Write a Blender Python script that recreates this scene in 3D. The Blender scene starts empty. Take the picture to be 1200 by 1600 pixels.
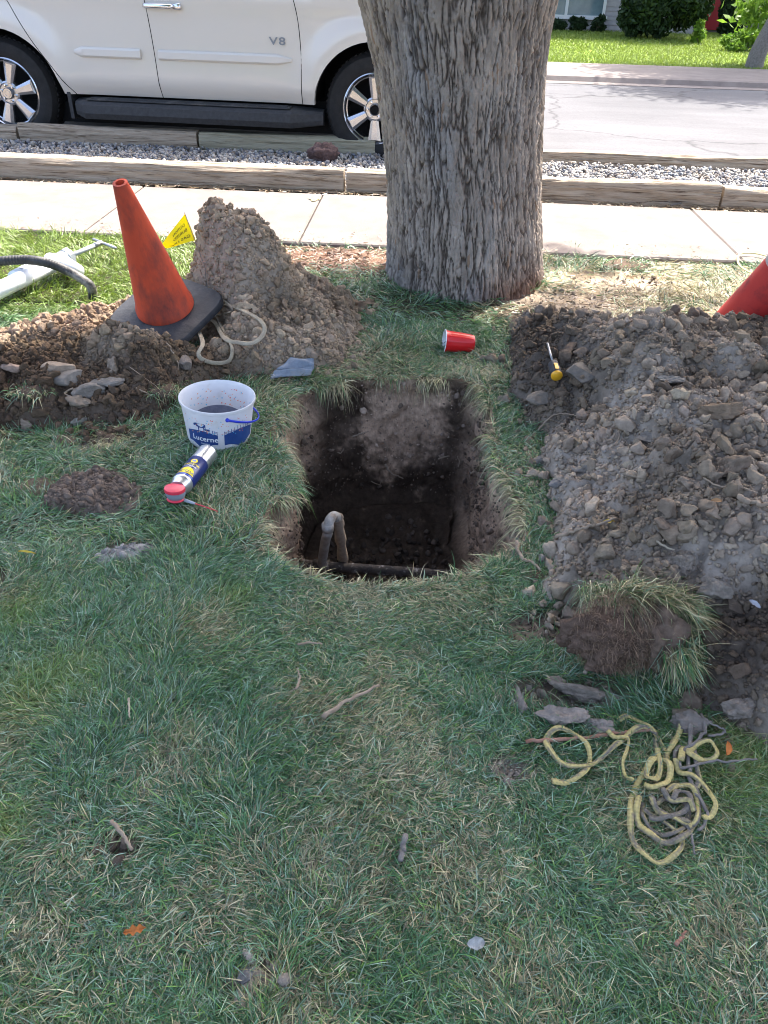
import bpy, math, random
import numpy as np
from mathutils import Vector, Matrix, Euler
random.seed(4); RNG = np.random.default_rng(7)
SC = bpy.context.scene; C = SC.collection
R = math.radians
# ------------------------------------------------------------------ camera
CAMH = 1.30; PITCH = 35.5; ROLL = 1.8; FPX = 1202.0
cam_d = bpy.data.cameras.new('camera'); cam = bpy.data.objects.new('camera', cam_d); C.objects.link(cam)
CM = Matrix.Rotation(R(90-PITCH), 3, 'X') @ Matrix.Rotation(R(ROLL), 3, 'Z')
cam.matrix_world = Matrix.Translation((0, 0, CAMH)) @ CM.to_4x4()
cam_d.sensor_fit = 'VERTICAL'; cam_d.sensor_height = 36.0; cam_d.lens = 36.0*FPX/1600.0
cam_d.clip_start = 0.05; cam_d.clip_end = 1500
SC.camera = cam
# ------------------------------------------------------------------ sky, sun, exposure
SUN_EL = 54.0; SUN_DIR_XY = (0.50, 0.866)          # where the sun stands, seen from the lawn
wd = bpy.data.worlds.new('World'); SC.world = wd; wd.use_nodes = True
nt = wd.node_tree; bgn = nt.nodes['Background']
sky = nt.nodes.new('ShaderNodeTexSky'); sky.sky_type = 'NISHITA'; sky.sun_disc = False
sky.sun_elevation = R(SUN_EL); sky.sun_rotation = math.atan2(SUN_DIR_XY[0], SUN_DIR_XY[1])
sky.air_density = 0.8; sky.dust_density = 5.0; sky.ozone_density = 0.6
nt.links.new(sky.outputs[0], bgn.inputs[0]); bgn.inputs[1].default_value = 0.15
sl = bpy.data.lights.new('sun', 'SUN'); sl.energy = 2.7; sl.angle = R(0.6); sl.color = (1.0, 0.95, 0.87)
sun = bpy.data.objects.new('sun', sl); C.objects.link(sun)
sdir = Vector((SUN_DIR_XY[0]*math.cos(R(SUN_EL)), SUN_DIR_XY[1]*math.cos(R(SUN_EL)), math.sin(R(SUN_EL)))).normalized()
sun.rotation_euler = sdir.to_track_quat('Z', 'Y').to_euler(); sun.location = (5, 8, 14)
SC.view_settings.view_transform = 'Standard'; SC.view_settings.look = 'None'
SC.view_settings.exposure = 2.42; SC.view_settings.gamma = 1.0
SC.cycles.max_bounces = 6; SC.cycles.diffuse_bounces = 4; SC.cycles.transparent_max_bounces = 8
SC.cycles.use_denoising = True; SC.cycles.filter_width = 1.0
# ------------------------------------------------------------------ pixel (1200x1600) -> world
def ray(px, py):
    return (CM @ Vector(((px-600)/FPX, -(py-800)/FPX, -1.0)))
def at(px, py, z=0.0):
    d = ray(px, py); k = (z-CAMH)/d.z
    return Vector((d.x*k, d.y*k, z))
def aty(px, py, y):
    d = ray(px, py); k = y/d.y
    return Vector((d.x*k, y, CAMH+d.z*k))
# ------------------------------------------------------------------ noise
def _h(ix, iy, iz=0, s=0):
    n = (ix.astype(np.int64)*374761393 + iy.astype(np.int64)*668265263 + np.asarray(iz).astype(np.int64)*2147483647*3 + s*1274126177) & 0xffffffff
    n = ((n ^ (n >> 13))*1274126177) & 0xffffffff
    n = ((n ^ (n >> 15))*2246822519) & 0xffffffff
    return ((n ^ (n >> 16)) & 0xffffff)/float(0xffffff)
def vn(x, y, s=0):
    x = np.asarray(x, float); y = np.asarray(y, float)
    ix = np.floor(x); iy = np.floor(y); fx = x-ix; fy = y-iy
    fx = fx*fx*(3-2*fx); fy = fy*fy*(3-2*fy)
    a = _h(ix, iy, 0, s); b = _h(ix+1, iy, 0, s); c = _h(ix, iy+1, 0, s); d = _h(ix+1, iy+1, 0, s)
    return (a*(1-fx)+b*fx)*(1-fy)+(c*(1-fx)+d*fx)*fy
def vn3(x, y, z, s=0):
    ix = np.floor(x); iy = np.floor(y); iz = np.floor(z); fx = x-ix; fy = y-iy; fz = z-iz
    fx = fx*fx*(3-2*fx); fy = fy*fy*(3-2*fy); fz = fz*fz*(3-2*fz)
    r = 0
    for dz, wz in ((0, 1-fz), (1, fz)):
        for dy, wy in ((0, 1-fy), (1, fy)):
            for dx, wx in ((0, 1-fx), (1, fx)):
                r = r + _h(ix+dx, iy+dy, iz+dz, s)*wx*wy*wz
    return r
def fbm(x, y, o=4, s=0):
    r = 0; a = .5; t = 0
    for k in range(o):
        r = r + a*vn(np.asarray(x)*2**k+k*7.3, np.asarray(y)*2**k-k*3.1, s+k); t += a; a *= .5
    return r/t
def fbm3(x, y, z, o=3, s=0):
    r = 0; a = .5; t = 0
    for k in range(o):
        r = r + a*vn3(x*2**k+k*7.3, y*2**k-k*3.1, z*2**k+k*5.7, s+k); t += a; a *= .5
    return r/t
def worley(x, y, s=0):
    ix = np.floor(x); iy = np.floor(y)
    f1 = np.full(np.shape(x), 9.0); f2 = f1.copy(); cid = np.zeros(np.shape(x))
    for dx in (-1, 0, 1):
        for dy in (-1, 0, 1):
            cx = ix+dx; cy = iy+dy
            px = cx+_h(cx, cy, 0, s+11); py = cy+_h(cx, cy, 0, s+29)
            d = np.hypot(px-x, py-y); c = _h(cx, cy, 0, s+53)
            m = d < f1
            f2 = np.where(m, f1, np.minimum(f2, d)); cid = np.where(m, c, cid); f1 = np.where(m, d, f1)
    return f1, f2, cid
def sst(a, b, x):
    t = np.clip((np.asarray(x, float)-a)/(b-a), 0, 1); return t*t*(3-2*t)
def sdf(poly, x, y):               # signed distance, + inside
    x = np.asarray(x, float); y = np.asarray(y, float)
    d = np.full(x.shape, 1e9); ins = np.zeros(x.shape, bool); n = len(poly)
    for i in range(n):
        ax, ay = poly[i][0], poly[i][1]; bx, by = poly[(i+1) % n][0], poly[(i+1) % n][1]
        ex, ey = bx-ax, by-ay; t = np.clip(((x-ax)*ex+(y-ay)*ey)/(ex*ex+ey*ey+1e-12), 0, 1)
        d = np.minimum(d, np.hypot(x-ax-t*ex, y-ay-t*ey))
        c = ((ay > y) != (by > y)) & (x < (bx-ax)*(y-ay)/(by-ay+1e-12)+ax)
        ins ^= c
    return np.where(ins, d, -d)
# ------------------------------------------------------------------ materials
def mat(name, c1, c2=None, scale=8, rough=.85, bump=0, bscale=60, metal=0, attr=False, spec=.3, trans=0, coat=0,
        c3=None, s3=2.0, stretch=None, emit=None, lo=.35, hi=.65, alpha=None, thr3=(.55, .7)):
    m = bpy.data.materials.new(name); m.use_nodes = True; n = m.node_tree.nodes; l = m.node_tree.links
    b = n['Principled BSDF']; b.inputs['Roughness'].default_value = rough; b.inputs['Metallic'].default_value = metal
    b.inputs['Specular IOR Level'].default_value = spec
    if coat: b.inputs['Coat Weight'].default_value = coat; b.inputs['Coat Roughness'].default_value = .05
    tc = n.new('ShaderNodeTexCoord'); mp = n.new('ShaderNodeMapping'); l.new(tc.outputs['Object'], mp.inputs[0])
    if stretch: mp.inputs['Scale'].default_value = stretch
    def noise(sc, det=6):
        t = n.new('ShaderNodeTexNoise'); t.inputs['Scale'].default_value = sc; t.inputs['Detail'].default_value = det
        t.inputs['Roughness'].default_value = .65
        l.new(mp.outputs[0], t.inputs['Vector']); return t
    def ramp(t, a, bb):
        r = n.new('ShaderNodeMapRange'); r.inputs[1].default_value = a; r.inputs[2].default_value = bb; r.clamp = True
        l.new(t.outputs[0], r.inputs[0]); return r
    def mix(f, a, bb, mode='MIX'):
        x = n.new('ShaderNodeMix'); x.data_type = 'RGBA'; x.blend_type = mode
        if f is None: x.inputs[0].default_value = 1.0
        else: l.new(f.outputs[0], x.inputs[0])
        for k, v in ((6, a), (7, bb)):
            if isinstance(v, tuple): x.inputs[k].default_value = (*v, 1)
            else: l.new(v, x.inputs[k])
        return x.outputs[2]
    col = c1
    if c2: col = mix(ramp(noise(scale), lo, hi), c1, c2)
    if c3: col = mix(ramp(noise(s3, 8), *thr3), col, c3)
    if attr:
        at_ = n.new('ShaderNodeAttribute'); at_.attribute_name = 'Col'
        col = mix(None, col, at_.outputs['Color'], 'MULTIPLY')
    if isinstance(col, tuple): b.inputs['Base Color'].default_value = (*col, 1)
    else: l.new(col, b.inputs['Base Color'])
    if bump:
        bp = n.new('ShaderNodeBump'); bp.inputs['Strength'].default_value = bump; bp.inputs['Distance'].default_value = .01
        l.new(noise(bscale, 8).outputs[0], bp.inputs['Height']); l.new(bp.outputs[0], b.inputs['Normal'])
    if trans:
        t = n.new('ShaderNodeBsdfTranslucent'); mx = n.new('ShaderNodeMixShader'); mx.inputs[0].default_value = trans
        if isinstance(col, tuple): t.inputs[0].default_value = (*col, 1)
        else: l.new(col, t.inputs[0])
        l.new(b.outputs[0], mx.inputs[1]); l.new(t.outputs[0], mx.inputs[2]); l.new(mx.outputs[0], n['Material Output'].inputs[0])
    return m
W1 = (1.0, 1.0, 1.0)
def cracks(m, scale, width, dark):      # thin branching cracks in a pavement, fixed in object space
    n = m.node_tree.nodes; l = m.node_tree.links; b = n['Principled BSDF']; src = b.inputs['Base Color'].links[0].from_socket
    tc = n.new('ShaderNodeTexCoord'); nz = n.new('ShaderNodeTexNoise'); nz.inputs['Scale'].default_value = 2.5; nz.inputs['Detail'].default_value = 6
    l.new(tc.outputs['Object'], nz.inputs['Vector']); vm = n.new('ShaderNodeVectorMath'); vm.operation = 'MULTIPLY_ADD'
    l.new(nz.outputs['Color'], vm.inputs[0]); vm.inputs[1].default_value = (.55, .55, 0); l.new(tc.outputs['Object'], vm.inputs[2])
    vo = n.new('ShaderNodeTexVoronoi'); vo.feature = 'DISTANCE_TO_EDGE'; vo.inputs['Scale'].default_value = scale; l.new(vm.outputs[0], vo.inputs['Vector'])
    mr = n.new('ShaderNodeMapRange'); mr.inputs[1].default_value = 0; mr.inputs[2].default_value = width; mr.inputs[3].default_value = dark; mr.inputs[4].default_value = 1
    l.new(vo.outputs['Distance'], mr.inputs[0])
    mx = n.new('ShaderNodeMix'); mx.data_type = 'RGBA'; mx.blend_type = 'MULTIPLY'; mx.inputs[0].default_value = 1; l.new(src, mx.inputs[6]); l.new(mr.outputs[0], mx.inputs[7]); l.new(mx.outputs[2], b.inputs['Base Color'])
MT = dict(
 ground=mat('ground_soil', (.8, .8, .8), W1, 30, .95, .6, 90, attr=True, spec=.1),
 soil=mat('dry_soil', (.62, .62, .62), W1, 22, .95, .8, 130, attr=True, spec=.1, c3=(.5, .47, .44), s3=6),
 clod=mat('soil_clods', (.7, .7, .7), W1, 60, .95, .8, 220, attr=True, spec=.1),
 pit=mat('pit_soil', (.60, .60, .60), W1, 70, .95, 1.0, 160, attr=True, spec=.1, stretch=(1, 1, .6)),
 blade=mat('grass_blades', W1, attr=True, rough=.42, spec=.5, trans=.2),
 bark=mat('tree_bark', (.72, .70, .68), W1, 14, .95, .9, 120, attr=True, spec=.1, stretch=(1, 1, .3)),
 leaf=mat('tree_leaves', (.05, .11, .02), (.09, .17, .03), 3, .5, trans=.35),
 stone=mat('stone', (.7, .7, .7), W1, 30, .85, .5, 120, attr=True, spec=.2),
 gravel=mat('gravel', W1, attr=True, rough=.85, bump=.3, bscale=200, spec=.2),
 concrete=mat('concrete', (.15, .128, .117), (.19, .164, .15), 3, .9, .25, 160, c3=(.115, .097, .087), s3=7, spec=.2, thr3=(.5, .9)),
 asphalt=mat('worn_asphalt', (.080, .080, .086), (.115, .115, .123), 1.2, .9, .5, 240, c3=(.065, .065, .069), s3=60, spec=.2, stretch=(.35, 1, 1), thr3=(.5, .75)),
 timber=mat('weathered_timber', (.28, .22, .16), (.45, .38, .30), 60, .9, 1.0, 160, c3=(.10, .07, .05), s3=75, stretch=(.06, 1, 1), spec=.1, thr3=(.53, .66)),
 timber2=mat('greenish_timber', (.29, .27, .195), (.40, .37, .28), 60, .9, 1.0, 160, c3=(.12, .095, .065), s3=70, stretch=(.06, 1, 1), spec=.1, thr3=(.55, .7)),
 orange=mat('cone_rubber', (.50, .065, .028), (.58, .085, .035), 6, .7, .2, 60, c3=(.16, .045, .035), s3=9, spec=.25, stretch=(1, 1, .45), thr3=(.46, .66)),
 red=mat('red_cone_rubber', (.50, .035, .025), (.42, .025, .02), 6, .55, .1, 60, c3=(.22, .02, .02), s3=12, spec=.4),
 collar=mat('grey_collar', (.45, .45, .45), (.55, .55, .55), 8, .5),
 black=mat('black_rubber', (.018, .019, .022), (.035, .037, .042), 12, .6, .3, 70, c3=(.16, .145, .13), s3=5, spec=.4, thr3=(.52, .85)),
 strap=mat('tan_strap', (.42, .36, .26), (.30, .25, .19), 30, .9, .5, 200, spec=.1),
 rope=mat('dirty_yellow_rope', (.85, .85, .85), W1, 60, .9, .7, 260, attr=True, spec=.1),
 flag=mat('yellow_flag', (.90, .72, .0), (.95, .80, .01), 12, .5, trans=.35),
 ink=mat('dark_ink', (.10, .07, .01), rough=.7),
 wire=mat('steel_wire', (.35, .35, .36), rough=.4, metal=.9),
 plastic=mat('milky_plastic', (.78, .78, .80), (.68, .68, .70), 7, .35, spec=.5, trans=.3, c3=(.62, .56, .46), s3=14, thr3=(.62, .8)),
 blue=mat('blue_handle', (.01, .035, .48), rough=.4, spec=.5),
 navy=mat('navy_print', (.015, .045, .17), (.03, .07, .22), 20, .45),
 white=mat('white_paint', (.78, .78, .78), rough=.5),
 yel=mat('yellow_print', (.85, .66, .01), rough=.4),
 canblue=mat('can_blue', (.01, .02, .13), rough=.3, spec=.6),
 canblue2=mat('can_light_blue', (.02, .08, .42), rough=.3, spec=.6),
 tin=mat('can_metal', (.62, .64, .66), (.5, .52, .55), 18, .3, metal=.85),
 capred=mat('cap_red', (.62, .03, .06), rough=.4, spec=.5),
 capgrey=mat('cap_grey', (.22, .24, .27), rough=.5),
 cupred=mat('cup_red', (.62, .012, .015), rough=.3, spec=.5),
 cloth=mat('blue_grey_canvas', (.16, .19, .23), (.24, .27, .31), 25, .9, .4, 200, c3=(.30, .27, .24), s3=9),
 pipe=mat('galvanized_pipe', (.27, .25, .22), (.38, .36, .33), 30, .7, .6, 90, metal=.15, c3=(.2, .14, .09), s3=18),
 pipedark=mat('coated_pipe', (.03, .026, .024), (.07, .055, .045), 30, .8, .6, 90, c3=(.28, .26, .25), s3=40),
 rust=mat('rusty_rod', (.24, .11, .07), (.33, .19, .14), 40, .9, .5, 150),
 root=mat('root_bark', (.23, .17, .12), (.34, .27, .20), 40, .9, .5, 150),
 rootg=mat('grey_root', (.13, .115, .105), (.22, .20, .18), 40, .9, .6, 150),
 pvc=mat('white_pvc', (.72, .75, .78), (.66, .69, .72), 10, .35, spec=.5, c3=(.5, .48, .42), s3=10, thr3=(.62, .8)),
 pvcgrey=mat('grey_pvc', (.33, .36, .40), rough=.5),
 hose=mat('black_hose', (.022, .022, .023), (.05, .05, .05), 20, .5, .3, 90, c3=(.27, .25, .22), s3=7, thr3=(.5, .62)),
 paint=mat('pearl_white_paint', (.62, .582, .535), rough=.22, spec=.5, coat=.6),
 trimw=mat('white_moulding', (.62, .59, .55), rough=.45, spec=.5),
 tyre=mat('tyre_rubber', (.012, .012, .013), (.02, .02, .021), 20, .75, .3, 90),
 dark=mat('dark_cavity', (.008, .008, .009), rough=.9),
 step=mat('step_plastic', (.030, .031, .034), (.045, .046, .05), 30, .65, .3, 200),
 chrome=mat('chrome', (.80, .80, .82), rough=.12, metal=1.0),
 alloy=mat('alloy', (.55, .55, .56), rough=.18, metal=.95),
 spoke=mat('spoke_alloy', (.50, .50, .52), (.60, .60, .62), 5, .22, metal=.85),
 alloyd=mat('grey_alloy', (.16, .165, .18), rough=.4, metal=.6),
 glass=mat('dark_glass', (.02, .025, .03), rough=.05, spec=.8),
 siding=mat('house_brick', (.33, .31, .31), (.40, .375, .37), 7, .9, .3, 40),
 siding2=mat('far_house_wall', (.17, .15, .145), (.22, .19, .18), 5, .9, .3, 40),
 winframe=mat('window_frame', (.62, .62, .60), rough=.5),
 winglass=mat('window_glass', (.10, .15, .17), (.20, .27, .28), 1.2, .1, spec=.8),
 roof=mat('roof_shingles', (.12, .11, .10), (.18, .16, .15), 12, .9, .4, 60),
 reddoor=mat('red_door', (.30, .02, .025), rough=.5),
 bush=mat('bush_needles', (.012, .028, .010), (.03, .06, .018), 3, .6, trans=.15),
 shrub=mat('shrub_leaves', (.10, .20, .02), (.20, .32, .04), 3, .6, trans=.35),
 lava=mat('lava_rock', (.07, .045, .045), (.13, .085, .08), 40, .95, .9, 120),
 bleaf=mat('orange_leaf', (.42, .14, .03), (.30, .09, .02), 40, .7),
 wleaf=mat('pale_leaf', (.34, .34, .36), (.24, .24, .27), 40, .7),
 gleaf=mat('blue_grey_leaf', (.15, .17, .19), (.10, .12, .14), 60, .8),
 yleaf=mat('yellow_leaf', (.55, .42, .06), (.4, .28, .05), 40, .7),
 yhandle=mat('amber_handle', (.75, .38, .02), rough=.35, spec=.5),
)
cracks(MT['asphalt'], .38, .012, .55)
# ------------------------------------------------------------------ object helpers
def tag(o, label=None, cat=None, group=None, kind=None):
    if label: o['label'] = label
    if cat: o['category'] = cat
    if group: o['group'] = group
    if kind: o['kind'] = kind
    return o
def empty(name, loc, label, cat, group=None, rot=None):
    o = bpy.data.objects.new(name, None); C.objects.link(o); o.location = loc; o.empty_display_size = .05
    if rot is not None: o.rotation_euler = rot
    return tag(o, label, cat, group)
def obj(name, V, F, m, parent=None, smooth=False, col=None):
    me = bpy.data.meshes.new(name)
    V = np.asarray(V, np.float32)
    if isinstance(F, np.ndarray):
        nf, k = F.shape
        me.vertices.add(len(V)); me.vertices.foreach_set('co', V.ravel())
        me.loops.add(nf*k); me.loops.foreach_set('vertex_index', F.astype(np.int32).ravel())
        me.polygons.add(nf); me.polygons.foreach_set('loop_start', np.arange(nf, dtype=np.int32)*k)
        me.polygons.foreach_set('loop_total', np.full(nf, k, np.int32)); me.update(calc_edges=True)
    else:
        me.from_pydata([tuple(map(float, v)) for v in V], [], [tuple(int(i) for i in f) for f in F]); me.update()
    if smooth: me.polygons.foreach_set('use_smooth', np.ones(len(me.polygons), bool))
    if col is not None:
        a = me.color_attributes.new('Col', 'FLOAT_COLOR', 'POINT')
        c = np.ones((len(V), 4), np.float32); c[:, :3] = np.asarray(col, np.float32); a.data.foreach_set('color', c.ravel())
    if m: me.materials.append(m)
    o = bpy.data.objects.new(name, me); C.objects.link(o)
    if parent: o.parent = parent
    return o
class G:                            # collects primitives into ONE mesh
    def __init__(s): s.V = []; s.F = []
    def add(s, V, F):
        b = len(s.V); s.V += [tuple(v) for v in V]; s.F += [tuple(i+b for i in f) for f in F]; return s
    def box(s, c, d, M=None, bev=0):
        x, y, z = d[0]/2, d[1]/2, d[2]/2
        if bev:
            b = bev; V = []
            for sz in (-1, 1):
                for (sx, sy) in ((-1, -1), (1, -1), (1, 1), (-1, 1)):
                    V += [(sx*(x-b), sy*(y-b), sz*z)]
            for sz in (-1, 1):
                for (sx, sy) in ((-1, -1), (1, -1), (1, 1), (-1, 1)):
                    V += [(sx*x, sy*y, sz*(z-b))]
            F = [(3, 2, 1, 0), (4, 5, 6, 7), (8, 9, 13, 12), (9, 10, 14, 13), (10, 11, 15, 14), (11, 8, 12, 15)]
            for i in range(4):
                j = (i+1) % 4; F += [(i, j, 8+j, 8+i), (4+j, 4+i, 12+i, 12+j)]
        else:
            V = [(sx*x, sy*y, sz*z) for sz in (-1, 1) for (sx, sy) in ((-1, -1), (1, -1), (1, 1), (-1, 1))]
            F = [(3, 2, 1, 0), (4, 5, 6, 7), (0, 1, 5, 4), (1, 2, 6, 5), (2, 3, 7, 6), (3, 0, 4, 7)]
        V = [Vector(v)+Vector(c) for v in V]
        if M: V = [M @ v for v in V]
        return s.add(V, F)
    def lathe(s, prof, n=32, M=None, cap0=False, cap1=False, flute=None):
        V = []; F = []
        for k, (r, z) in enumerate(prof):
            for i in range(n):
                a = 2*math.pi*i/n; rr = r if not flute else r*(1+flute(k, i, n))
                V.append(Vector((rr*math.cos(a), rr*math.sin(a), z)))
        for k in range(len(prof)-1):
            for i in range(n):
                j = (i+1) % n; F.append((k*n+i, k*n+j, (k+1)*n+j, (k+1)*n+i))
        if cap0: F.append(tuple(range(n))[::-1])
        if cap1: F.append(tuple((len(prof)-1)*n+i for i in range(n)))
        if M: V = [M @ v for v in V]
        return s.add(V, F)
    def tube(s, pts, r, n=8, flat=1.0, up=None, cap=True):
        pts = [Vector(p) for p in pts]; m = len(pts); V = []; F = []
        rr = r if hasattr(r, '__len__') else [r]*m
        prev = None
        for k in range(m):
            t = (pts[min(k+1, m-1)]-pts[max(k-1, 0)]).normalized()
            if prev is None:
                a = Vector((0, 0, 1)) if abs(t.z) < .9 else Vector((1, 0, 0))
                if up is not None: a = Vector(up)
                u = (a-t*a.dot(t)).normalized()
            else:
                u = prev-t*prev.dot(t); u = u.normalized() if u.length > 1e-6 else Vector((1, 0, 0))
            prev = u; w = t.cross(u)
            for i in range(n):
                a = 2*math.pi*i/n
                V.append(pts[k]+u*(math.cos(a)*rr[k]*flat)+w*(math.sin(a)*rr[k]))
        for k in range(m-1):
            for i in range(n):
                j = (i+1) % n; F.append((k*n+i, k*n+j, (k+1)*n+j, (k+1)*n+i))
        if cap: F.append(tuple(range(n))[::-1]); F.append(tuple((m-1)*n+i for i in range(n)))
        return s.add(V, F)
    def prism(s, poly, z0, z1, M=None):
        n = len(poly); V = [Vector((x, y, z0)) for x, y in poly]+[Vector((x, y, z1)) for x, y in poly]
        F = [tuple(range(n))[::-1], tuple(range(n, 2*n))]+[(i, (i+1) % n, n+(i+1) % n, n+i) for i in range(n)]
        if M: V = [M @ v for v in V]
        return s.add(V, F)
    def build(s, name, m, parent=None, smooth=False, col=None):
        return obj(name, s.V, s.F, m, parent, smooth, col)
def cat(pts, n=8):                  # catmull-rom
    P = [Vector(p) for p in pts]; P = [P[0]*2-P[1]]+P+[P[-1]*2-P[-2]]; out = []
    for i in range(1, len(P)-2):
        for k in range(n):
            t = k/n; a, b, c, d = P[i-1], P[i], P[i+1], P[i+2]
            out.append(.5*((2*b)+(c-a)*t+(2*a-5*b+4*c-d)*t*t+(3*b-a-3*c+d)*t**3))
    out.append(P[-2]); return out
def autosmooth(o, ang=35):
    me = o.data; me.polygons.foreach_set('use_smooth', np.ones(len(me.polygons), bool))
    me.set_sharp_from_angle(angle=R(ang)); return o
def textmesh(body, size, extrude=0.0, space=1.0):
    cu = bpy.data.curves.new('t', 'FONT'); cu.body = body; cu.size = size; cu.align_x = 'CENTER'; cu.align_y = 'CENTER'
    cu.resolution_u = 3; cu.extrude = extrude; cu.offset = size*.012; cu.space_character = space
    o = bpy.data.objects.new('t', cu); C.objects.link(o); bpy.context.view_layer.update()
    me = bpy.data.meshes.new_from_object(o.evaluated_get(bpy.context.evaluated_depsgraph_get()))
    V = [v.co.copy() for v in me.vertices]; F = [tuple(p.vertices) for p in me.polygons]
    bpy.data.objects.remove(o); bpy.data.curves.remove(cu); bpy.data.meshes.remove(me)
    return V, F
_ico = {}
def ico(n):
    if n not in _ico:
        import bmesh
        bm = bmesh.new(); bmesh.ops.create_icosphere(bm, subdivisions=n, radius=1)
        V = np.array([v.co[:] for v in bm.verts]); F = np.array([[v.index for v in f.verts] for f in bm.faces]); bm.free()
        _ico[n] = (V, F)
    return _ico[n]
def blob(sub, dims, amp=.35, freq=1.6, seed=0, flat=0, cuts=0):
    V, F = ico(sub); V = V.copy(); s = seed*3.7
    if cuts:
        rc = np.random.default_rng(seed+500)
        for _ in range(cuts):
            nn_ = rc.normal(size=3); nn_ /= np.linalg.norm(nn_); dd = rc.uniform(.38, .72); V = V-np.maximum(0, V@nn_-dd)[:, None]*nn_
    d = fbm3(V[:, 0]*freq+s, V[:, 1]*freq+s*2, V[:, 2]*freq-s, 4, seed)-.5
    V *= (1+2*amp*d)[:, None]
    if flat: V = np.clip(V, -flat, flat)
    if amp > .3: V *= (1+.22*(fbm3(V[:, 0]*5+s, V[:, 1]*5, V[:, 2]*5, 2, seed+3)-.5))[:, None]
    return V*np.array(dims), F
def rotm(n):                        # n random rotation matrices
    q = RNG.normal(size=(n, 4)); q /= np.linalg.norm(q, axis=1)[:, None]
    w, x, y, z = q.T
    return np.stack([np.stack([1-2*(y*y+z*z), 2*(x*y-z*w), 2*(x*z+y*w)], -1), np.stack([2*(x*y+z*w), 1-2*(x*x+z*z), 2*(y*z-x*w)], -1), np.stack([2*(x*z-y*w), 2*(y*z+x*w), 1-2*(x*x+y*y)], -1)], 1)
def stones(P, size, col, sub=1, amp=.35, squash=(1, .8, .6), nt=20, fq=1.3, cuts=0):     # many stones -> V, F, col
    T = [blob(sub, (1, 1, 1), amp, fq, 50+k, 0, cuts) for k in range(nt)]
    F0 = T[0][1]; nv = len(T[0][0]); TV = np.stack([t[0] for t in T])
    n = len(P); k = RNG.integers(0, nt, n); Rm = rotm(n)
    sq = np.array(squash)*RNG.uniform(.75, 1.25, (n, 3))
    V = np.einsum('nij,nvj->nvi', Rm, TV[k]*(sq*size[:, None])[:, None, :])+P[:, None, :]
    F = F0[None]+(np.arange(n)*nv)[:, None, None]
    return V.reshape(-1, 3), F.reshape(-1, F0.shape[1]), np.repeat(col, nv, 0)
# ------------------------------------------------------------------ street frame
PSI = R(-2.4); U = Vector((math.cos(PSI), math.sin(PSI), 0)); Wv = Vector((-math.sin(PSI), math.cos(PSI), 0))
def st(u, w, z=0): return U*u+Wv*w+Vector((0, 0, z))
def uw(p): return p.x*U.x+p.y*U.y, p.x*Wv.x+p.y*Wv.y
STM = Matrix.Rotation(PSI, 4, 'Z')
ZROAD = -.15
W_WALK0 = uw(at(620, 389))[1]; W_WALK1 = W_WALK0+1.12
W_T1 = uw(at(620, 307, -.01))[1]                    # near timber front
W_T2 = uw(at(600, 243, -.08))[1]
W_CURB = 14.0; W_LAWN2 = 15.9; W_HOUSE = 23.5
# ------------------------------------------------------------------ pit outline (world)
pit_px = [(432, 655), (458, 622), (500, 604), (560, 592), (640, 592), (712, 596), (758, 616), (768, 668), (776, 720), (800, 762), (818, 806), (812, 852), (768, 880), (718, 903), (640, 914), (560, 912), (496, 905), (440, 888), (408, 846), (424, 796), (458, 770), (446, 722), (434, 690)]
PIT = [at(*p) for p in pit_px]
PIT = cat(PIT+[PIT[0]], 8)[:-1]; PITP = [(p.x, p.y) for p in PIT]
# ------------------------------------------------------------------ heaps
HR = [(.50, 2.95), (.46, 2.6), (.52, 2.3), (.50, 2.05), (.47, 1.80), (.42, 1.62), (.42, 1.47), (.52, 1.36), (.60, 1.22), (.70, 1.12), (.86, 1.0), (1.3, .95), (2.2, 1.0), (2.9, 1.7), (2.9, 2.7), (2.2, 3.1), (1.5, 3.15), (1.0, 3.05), (.75, 3.2), (.55, 3.25)]
HL = [(-1.75, 2.75), (-1.50, 3.0), (-1.22, 3.2), (-1.05, 3.4), (-.85, 3.55), (-.4, 3.62), (-.17, 3.45), (-.13, 3.05), (-.20, 2.82), (-.33, 2.72), (-.55, 2.66), (-.72, 2.55), (-.74, 2.40), (-.88, 2.27), (-1.12, 2.22), (-1.35, 2.2), (-1.7, 2.3)]
def lumps(x, y, s):
    wx = x+.02*(fbm(x*18, y*18, 3, s)-.5)*2; wy = y+.02*(fbm(x*18+9, y*18+4, 3, s+3)-.5)*2
    h = 0
    for k, sz in enumerate((.12, .058, .030, .015)):
        f1, f2, c = worley(wx/sz+k*5.1, wy/sz+k*2.7, s+k*7)
        h = h+sz*(.20+.50*c)*np.sqrt(np.clip(1-(f1*1.25)**2, 0, 1))
    return h*.72+.012*(fbm(x*80, y*80, 3, s+2)-.5)
def H_right(x, y, rough=True):
    d = sdf(HR, x, y)+.05*(fbm(x*6, y*6, 3, 2)-.5)*2
    b = .19*sst(0, .42, d)+.035*sst(0, .06, d)
    b = b+.07*np.exp(-((x-1.15)**2/.30+(y-2.42)**2/.05))+.05*np.exp(-((x-1.65)**2/.2+(y-1.7)**2/.25))
    b = b-.05*np.exp(-((x-.62)**2/.02+(y-2.05)**2/.05))
    b = b+.05*(fbm(x*4+3, y*4, 3, 5)-.5)*2*sst(.02, .2, d)
    h = b-.03*(d < -.02)
    if rough: h = h+lumps(x, y, 21)*sst(-.02, .07, d)-.008
    return np.where(d < -.06, -.06, h)
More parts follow.
